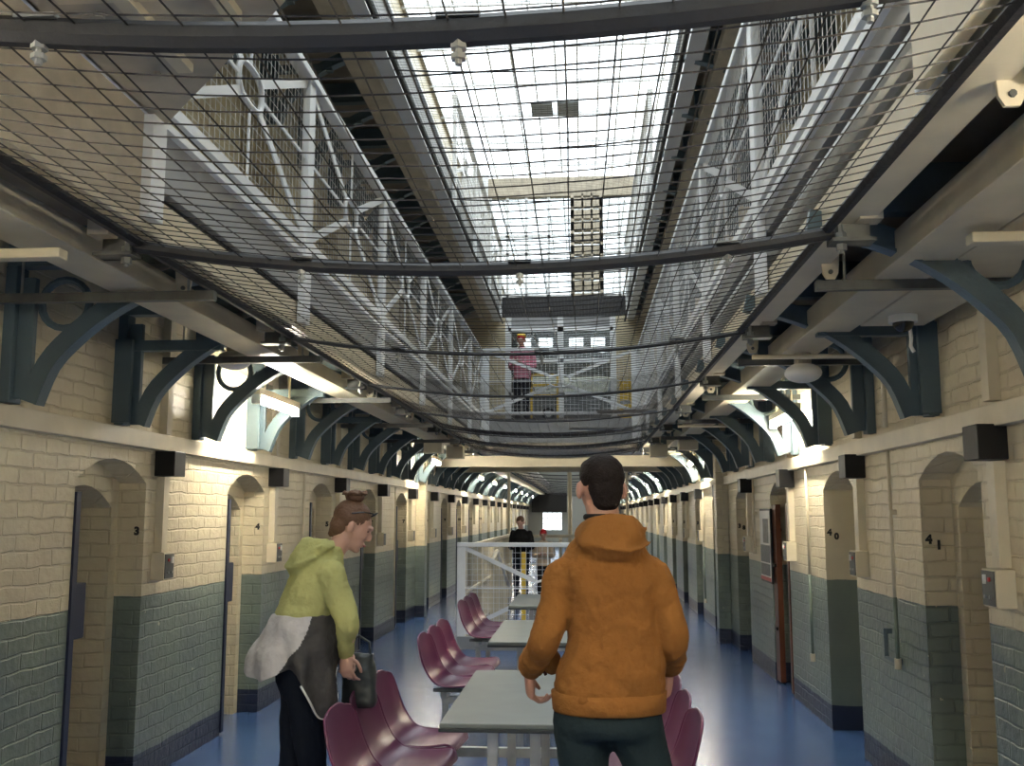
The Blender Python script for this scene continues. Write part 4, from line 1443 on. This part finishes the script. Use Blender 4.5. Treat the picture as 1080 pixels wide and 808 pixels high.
# world-aligned local frame: she faces +X and slightly away
FD = Vector((math.cos(math.radians(22)), math.sin(math.radians(22)), 0))
SD = Vector((FD.y, -FD.x, 0))       # her right side, towards the camera
UP = Vector((0, 0, 1))
def B(f, r, z): return FD*f + SD*r + UP*z
hr2 = Matrix((SD, FD, UP)).transposed() @ Matrix.Rotation(math.radians(-12), 3, 'Z') @ Matrix.Rotation(math.radians(-26), 3, 'X')
HC2 = B(0.215, 0.0, 1.54)
b = MB()
head(b, HC2, hr2, 0.96)
limb(b, [B(0.08, 0, 1.36), B(0.14, 0, 1.44), B(0.19, 0, 1.51)], [0.065, 0.048, 0.048])
b.rings([ring(B(0, 0, 0.80), 0.14, 0.10, SD), ring(B(0, 0, 0.92), 0.155, 0.11, SD), ring(B(0.01, 0, 1.05), 0.12, 0.09, SD), ring(B(0.04, 0, 1.20), 0.135, 0.095, SD), ring(B(0.08, 0, 1.33), 0.14, 0.085, SD), ring(B(0.10, 0, 1.39), 0.07, 0.06, SD)])
RS2, RE2, RW2 = B(0.10, 0.15, 1.33), B(0.175, 0.18, 1.12), B(0.185, 0.06, 0.965)
LS2, LE2, LW2 = B(0.09, -0.155, 1.32), B(0.16, -0.18, 1.08), B(0.20, -0.05, 0.96)
for (S, E, Wr) in ((RS2, RE2, RW2), (LS2, LE2, LW2)):
    limb(b, [S, E, Wr], [0.045, 0.036, 0.024])
for (rr, ff, kf, af) in ((0.075, 0.0, 0.05, 0.06), (-0.075, 0.0, -0.02, -0.14)):
    limb(b, [B(ff, rr, 0.82), B(kf, rr, 0.44), B(af, rr, 0.08)], [0.08, 0.052, 0.035])
    limb(b, [B(af-0.02, rr, 0.04), B(af+0.14, rr, 0.03)], [0.033, 0.026])
hand(b, RW2, (0.15, -0.3, -0.85), (0.3, 0.7, -0.3), (0.4, 0.2, 0.8), curl=0.7, s=0.88)
hand(b, LW2, (0.45, -0.3, -0.85), (-0.2, -0.7, -0.3), (0.4, 0.2, 0.8), curl=0.7, s=0.88)
skin_build(b, 'body', M_SKIN2, wn, 0.005, 2)
def H2(x, y, z): return HC2 + hr2 @ Vector((x, y, z))
h = MB()
h.ell(H2(0, -0.022, 0.045), (0.077, 0.092, 0.082), 20, 14, rot=hr2)
h.ell(H2(0, -0.055, -0.01), (0.064, 0.052, 0.07), 18, 12, rot=hr2)
h.ell(H2(0, -0.075, -0.055), (0.03, 0.02, 0.03), 12, 8, rot=hr2)
skin_build(h, 'hair', M_HAIRB, wn, 0.006, 2, wrinkle=0.008, wscale=0.02)
bn = MB()
bc = H2(0, -0.055, 0.135)
bn.ell(bc, (0.046, 0.046, 0.034), 16, 10)
for i in range(7):
    a = 2*PI*i/7
    bn.path([bc + Vector((0.02*math.cos(a), 0.02*math.sin(a), 0)), bc + Vector((0.052*math.cos(a), 0.052*math.sin(a), 0.02)), bc + Vector((0.062*math.cos(a+0.8), 0.062*math.sin(a+0.8), 0.01))], [0.012, 0.011, 0.004], 8)
skin_build(bn, 'hair_bun', M_HAIRB, wn, 0.005, 1, wrinkle=0.006, wscale=0.02)
gs2 = thing('sunglasses', 'sunglasses pushed up on the hair of the person in lime hoodie', 'sunglasses', wn.location)
for sx in (-1, 1):
    MB().ell(H2(sx*0.033, 0.066, 0.098), (0.027, 0.005, 0.02), 14, 8, rot=hr2 @ Matrix.Rotation(-0.6, 3, 'X')).build('lens', M_LENS, gs2, smooth=True)
    MB().path([H2(sx*0.06, 0.062, 0.10), H2(sx*0.08, 0.02, 0.09), H2(sx*0.08, -0.03, 0.06)], 0.003, 6).build('temple', M_LENS, gs2)
MB().tube(H2(-0.02, 0.07, 0.10), H2(0.02, 0.07, 0.10), 0.003, 6).build('bridge', M_LENS, gs2)
for sx in (-1, 1):
    MB().ell(H2(sx*0.029, 0.069, 0.012), (0.010, 0.006, 0.005), 10, 8).build('eye', M_LENS, wn, smooth=True)
MB().ell(H2(0, 0.088, -0.053), (0.018, 0.009, 0.006), 12, 8, rot=hr2).build('lips', mat('lips', (0.35,0.1,0.09), 0.4), wn, smooth=True)
j = MB()
j.rings([ring(B(0, 0, 1.04), 0.13, 0.105, SD), ring(B(0, 0, 0.93), 0.165, 0.125, SD), ring(B(0, 0, 0.85), 0.165, 0.12, SD), ring(B(0, 0, 0.77), 0.13, 0.09, SD)])
for (rr, ff, kf, af) in ((0.078, 0.0, 0.05, 0.06), (-0.078, 0.0, -0.03, -0.14)):
    limb(j, [B(ff, rr, 0.84), B(kf*0.5, rr, 0.64), B(kf, rr, 0.44), B(af, rr, 0.10)], [0.088, 0.078, 0.062, 0.05])
skin_build(j, 'jeans', M_DENIM, wn, 0.009, 3, wrinkle=0.01, wscale=0.08)
sh = MB()
for (rr, af) in ((0.078, 0.06), (-0.078, -0.14)):
    limb(sh, [B(af-0.03, rr, 0.045), B(af+0.16, rr, 0.035)], [0.042, 0.033])
skin_build(sh, 'shoes', M_BLKCLOTH, wn, 0.008, 2)
t_ = MB()
t_.rings([ring(B(0.005, 0, 1.075), 0.125, 0.10, SD), ring(B(0.0, 0, 1.10), 0.155, 0.125, SD), ring(B(0.0, 0, 1.15), 0.168, 0.135, SD), ring(B(0.02, 0, 1.22), 0.165, 0.13, SD), ring(B(0.045, 0, 1.30), 0.168, 0.122, SD), ring(B(0.07, 0, 1.37), 0.15, 0.105, SD), ring(B(0.09, 0, 1.42), 0.10, 0.08, SD), ring(B(0.11, 0, 1.455), 0.068, 0.066, SD)])
for (S, E, Wr) in ((RS2, RE2, RW2), (LS2, LE2, LW2)):
    limb(t_, [S, S.lerp(E, 0.5), E, E.lerp(Wr, 0.5), Wr], [0.068, 0.06, 0.056, 0.046, 0.036])
hood(t_, lambda x, y, z: B(0.055 + y*1.45, x*1.12, 1.49 + (z-1.572)*1.05 + y*0.3), 1.0)
skin_build(t_, 'hoodie', M_LIME, wn, 0.0075, 7, wrinkle=0.022, wscale=0.08)
# jacket tied round waist: draped skirt, pale back panel and charcoal side
jm = MB()
NU, NV = 216, 48
vs = []
for v in range(NV+1):
    tv = v/NV
    for u in range(NU):
        a = 2*PI*u/NU           # 0 = forward, 90deg = her right (camera side), 180 = back
        ca, sa = math.cos(a), math.sin(a)
        back = max(0, -math.cos(a-0.55))
        cs = max(0, math.cos(a-1.15))
        hem = 0.20 + 0.10*back + 0.25*cs**4 + 0.03*math.sin(3*a)
        z = 1.15 - hem*tv - 0.02*math.sin(tv*PI)
        fl = (0.155 + 0.02*math.sin(7*a+2.5*tv)*tv) + (0.035 + 0.095*back**1.5)*math.sin(min(1, tv*1.3)*PI/2)
        p = B(ca*fl*0.88, sa*fl*1.08, z)
        vs.append(p)
fs, mi = [], []
for v in range(NV):
    for u in range(NU):
        fs.append((v*NU+u, v*NU+(u+1) % NU, (v+1)*NU+(u+1) % NU, (v+1)*NU+u))
        deg = 360*(u+0.5)/NU
        lim = 84 + (v/NV)*52
        mi.append(0 if (lim < deg < 208) else 1)
jm.v = [tuple(p) for p in vs]; jm.f = fs; jm.mi = mi
jo = jm.build('tied_jacket', [M_JKT_W, M_JKT_D], wn, smooth=True)
sd = jo.modifiers.new('thick', 'SOLIDIFY'); sd.thickness = 0.012
sb = jo.modifiers.new('sub', 'SUBSURF'); sb.levels = 1; sb.render_levels = 1
fd = jo.modifiers.new('folds', 'DISPLACE')
tx = bpy.data.textures.new('jacket_folds', 'CLOUDS'); tx.noise_scale = 0.11
fd.texture = tx; fd.strength = 0.03; fd.mid_level = 0.5
MB().path([Vector(vs[NV*NU+u])*1.0 for u in range(7, 61)], 0.005, 6).build('white_piping', M_PAPER, jo)
# handbag in her hand
hg = thing('handbag', 'grey handbag hanging in front of the person in lime hoodie', 'bag', (-1.29+0.225, 4.62+0.19, 0))
hm = MB()
hm.rings([ring((0, 0, 0.70), 0.075, 0.045, (1,0,0), pw=3.5), ring((0, 0, 0.72), 0.085, 0.052, (1,0,0), pw=3.5), ring((0, 0, 0.85), 0.08, 0.05, (1,0,0), pw=3), ring((0, 0, 0.93), 0.065, 0.03, (1,0,0), pw=3), ring((0, 0, 0.95), 0.07, 0.015, (1,0,0), pw=3)])
skin_build(hm, 'bag_body', M_BAG, hg, 0.007, 3, wrinkle=0.02, wscale=0.08)
MB().path([(-0.05, 0, 0.93), (-0.045, -0.02, 1.0), (0.0, -0.03, 1.03), (0.045, -0.02, 1.0), (0.05, 0, 0.93)], 0.006, 8).build('handle', M_BAG, hg)
MB().tube((-0.02, -0.056, 0.88), (-0.02, -0.048, 0.88), 0.014, 14).build('clasp', M_STEEL, hg)

# ---- generic small figures in the distance
def figure(label, loc, rz, height, top, bottom, hairm, skinm=M_SKIN2, arms='front', lean=0.0, headwear=None):
    k = height/1.75
    t = thing('person', label, 'person', loc, rz)
    F = lambda x, y, z: Vector((x*k, (y + lean*max(0, z-0.9))*k, z*k))
    b = MB()
    rt = Matrix.Rotation(math.radians(-22), 3, 'X')
    hc = F(0, 0.05, 1.60)
    head(b, hc, rt, k)
    limb(b, [F(0, 0, 1.40), F(0, 0.03, 1.52)], [0.055*k, 0.05*k])
    b.rings([ring(F(0,0,0.85), 0.14*k, 0.1*k), ring(F(0,0,1.05), 0.13*k, 0.09*k), ring(F(0,0,1.3), 0.16*k, 0.1*k), ring(F(0,0,1.42), 0.12*k, 0.08*k)])
    arm = {}
    for sx in (-1, 1):
        S, E, Wr = F(sx*0.17, 0, 1.38), F(sx*0.22, 0.0, 1.12), F(sx*0.07, 0.24, 1.14)
        arm[sx] = (S, E, Wr)
        limb(b, [S, E, Wr], [0.045*k, 0.038*k, 0.026*k], 10)
        hand(b, Wr, (-sx*0.3, 0.9, 0.1), (0, 0, 1) if arms == 'front' else (0, 0, -1), (sx*0.2, 0.2, 0.9), curl=0.6, s=0.95*k)
        limb(b, [F(sx*0.08, 0, 0.85), F(sx*0.09, 0.03, 0.47), F(sx*0.09, 0, 0.08)], [0.08*k, 0.055*k, 0.038*k], 10)
        limb(b, [F(sx*0.09, -0.02, 0.045), F(sx*0.09, 0.15, 0.035)], [0.036*k, 0.028*k], 8)
    skin_build(b, 'body', skinm, t, 0.010, 1)
    h = MB()
    h.ell(hc + rt @ Vector((0, -0.018, 0.045))*k, (0.08*k, 0.096*k, 0.084*k), 16, 12, rot=rt)
    h.ell(hc + rt @ Vector((0, -0.055, -0.01))*k, (0.068*k, 0.05*k, 0.06*k), 14, 10, rot=rt)
    skin_build(h, 'hair', hairm, t, 0.01, 1, wrinkle=0.01, wscale=0.03)
    u = MB()
    u.rings([ring(F(0,0,0.88), 0.17*k, 0.13*k), ring(F(0,0,1.05), 0.165*k, 0.125*k), ring(F(0,0,1.3), 0.19*k, 0.125*k), ring(F(0,0,1.4), 0.16*k, 0.10*k), ring(F(0,0.01,1.47), 0.075*k, 0.07*k)])
    for sx in (-1, 1):
        S, E, Wr = arm[sx]
        limb(u, [S, E, E.lerp(Wr, 0.85)], [0.068*k, 0.056*k, 0.042*k], 10)
    skin_build(u, 'jacket', top, t, 0.012, 2, wrinkle=0.02, wscale=0.1)
    l = MB()
    l.rings([ring(F(0,0,0.95), 0.15*k, 0.11*k), ring(F(0,0,0.86), 0.165*k, 0.115*k), ring(F(0,0,0.78), 0.13*k, 0.09*k)])
    for sx in (-1, 1):
        limb(l, [F(sx*0.085, 0, 0.84), F(sx*0.09, 0.03, 0.47), F(sx*0.09, 0, 0.10)], [0.088*k, 0.066*k, 0.052*k], 10)
    skin_build(l, 'trousers', bottom, t, 0.012, 1)
    if headwear:
        headwear(t, hc, rt, k)
    return t
figure('person in black hooded top looking down at a phone beyond the mesh railing', (-1.12, 18.2, 0), PI-0.3, 1.60, M_BLKCLOTH, M_DENIM, M_HAIRB)
ph = tag(MB().box(-0.035, -0.004, -0.06, 0.035, 0.004, 0.06).build('phone', M_LENS, bevel=0.002), 'dark phone held by the person in black', 'phone')
ph.location = (-1.12-0.09, 18.2-0.33, 1.08)
ph.rotation_euler = (-0.7, 0, 0)
figure('person with bright red hair and beige coat bending beyond the mesh railing', (-0.72, 18.3, 0), PI, 1.36, M_BEIGE, M_BLKCLOTH, M_REDHAIR, lean=0.12)
def cap(t, hc, rt, k):
    MB().ell(hc + Vector((0, -0.01, 0.075))*k, (0.088*k, 0.10*k, 0.06*k), 14, 10).build('cap', M_YELLOW, t, smooth=True)
figure('person in pink sleeves and cap standing on the footbridge', (-1.05, 17.4, ZG+0.05), PI-0.3, 1.68, M_PINK, M_DENIM, M_REDHAIR, headwear=cap)
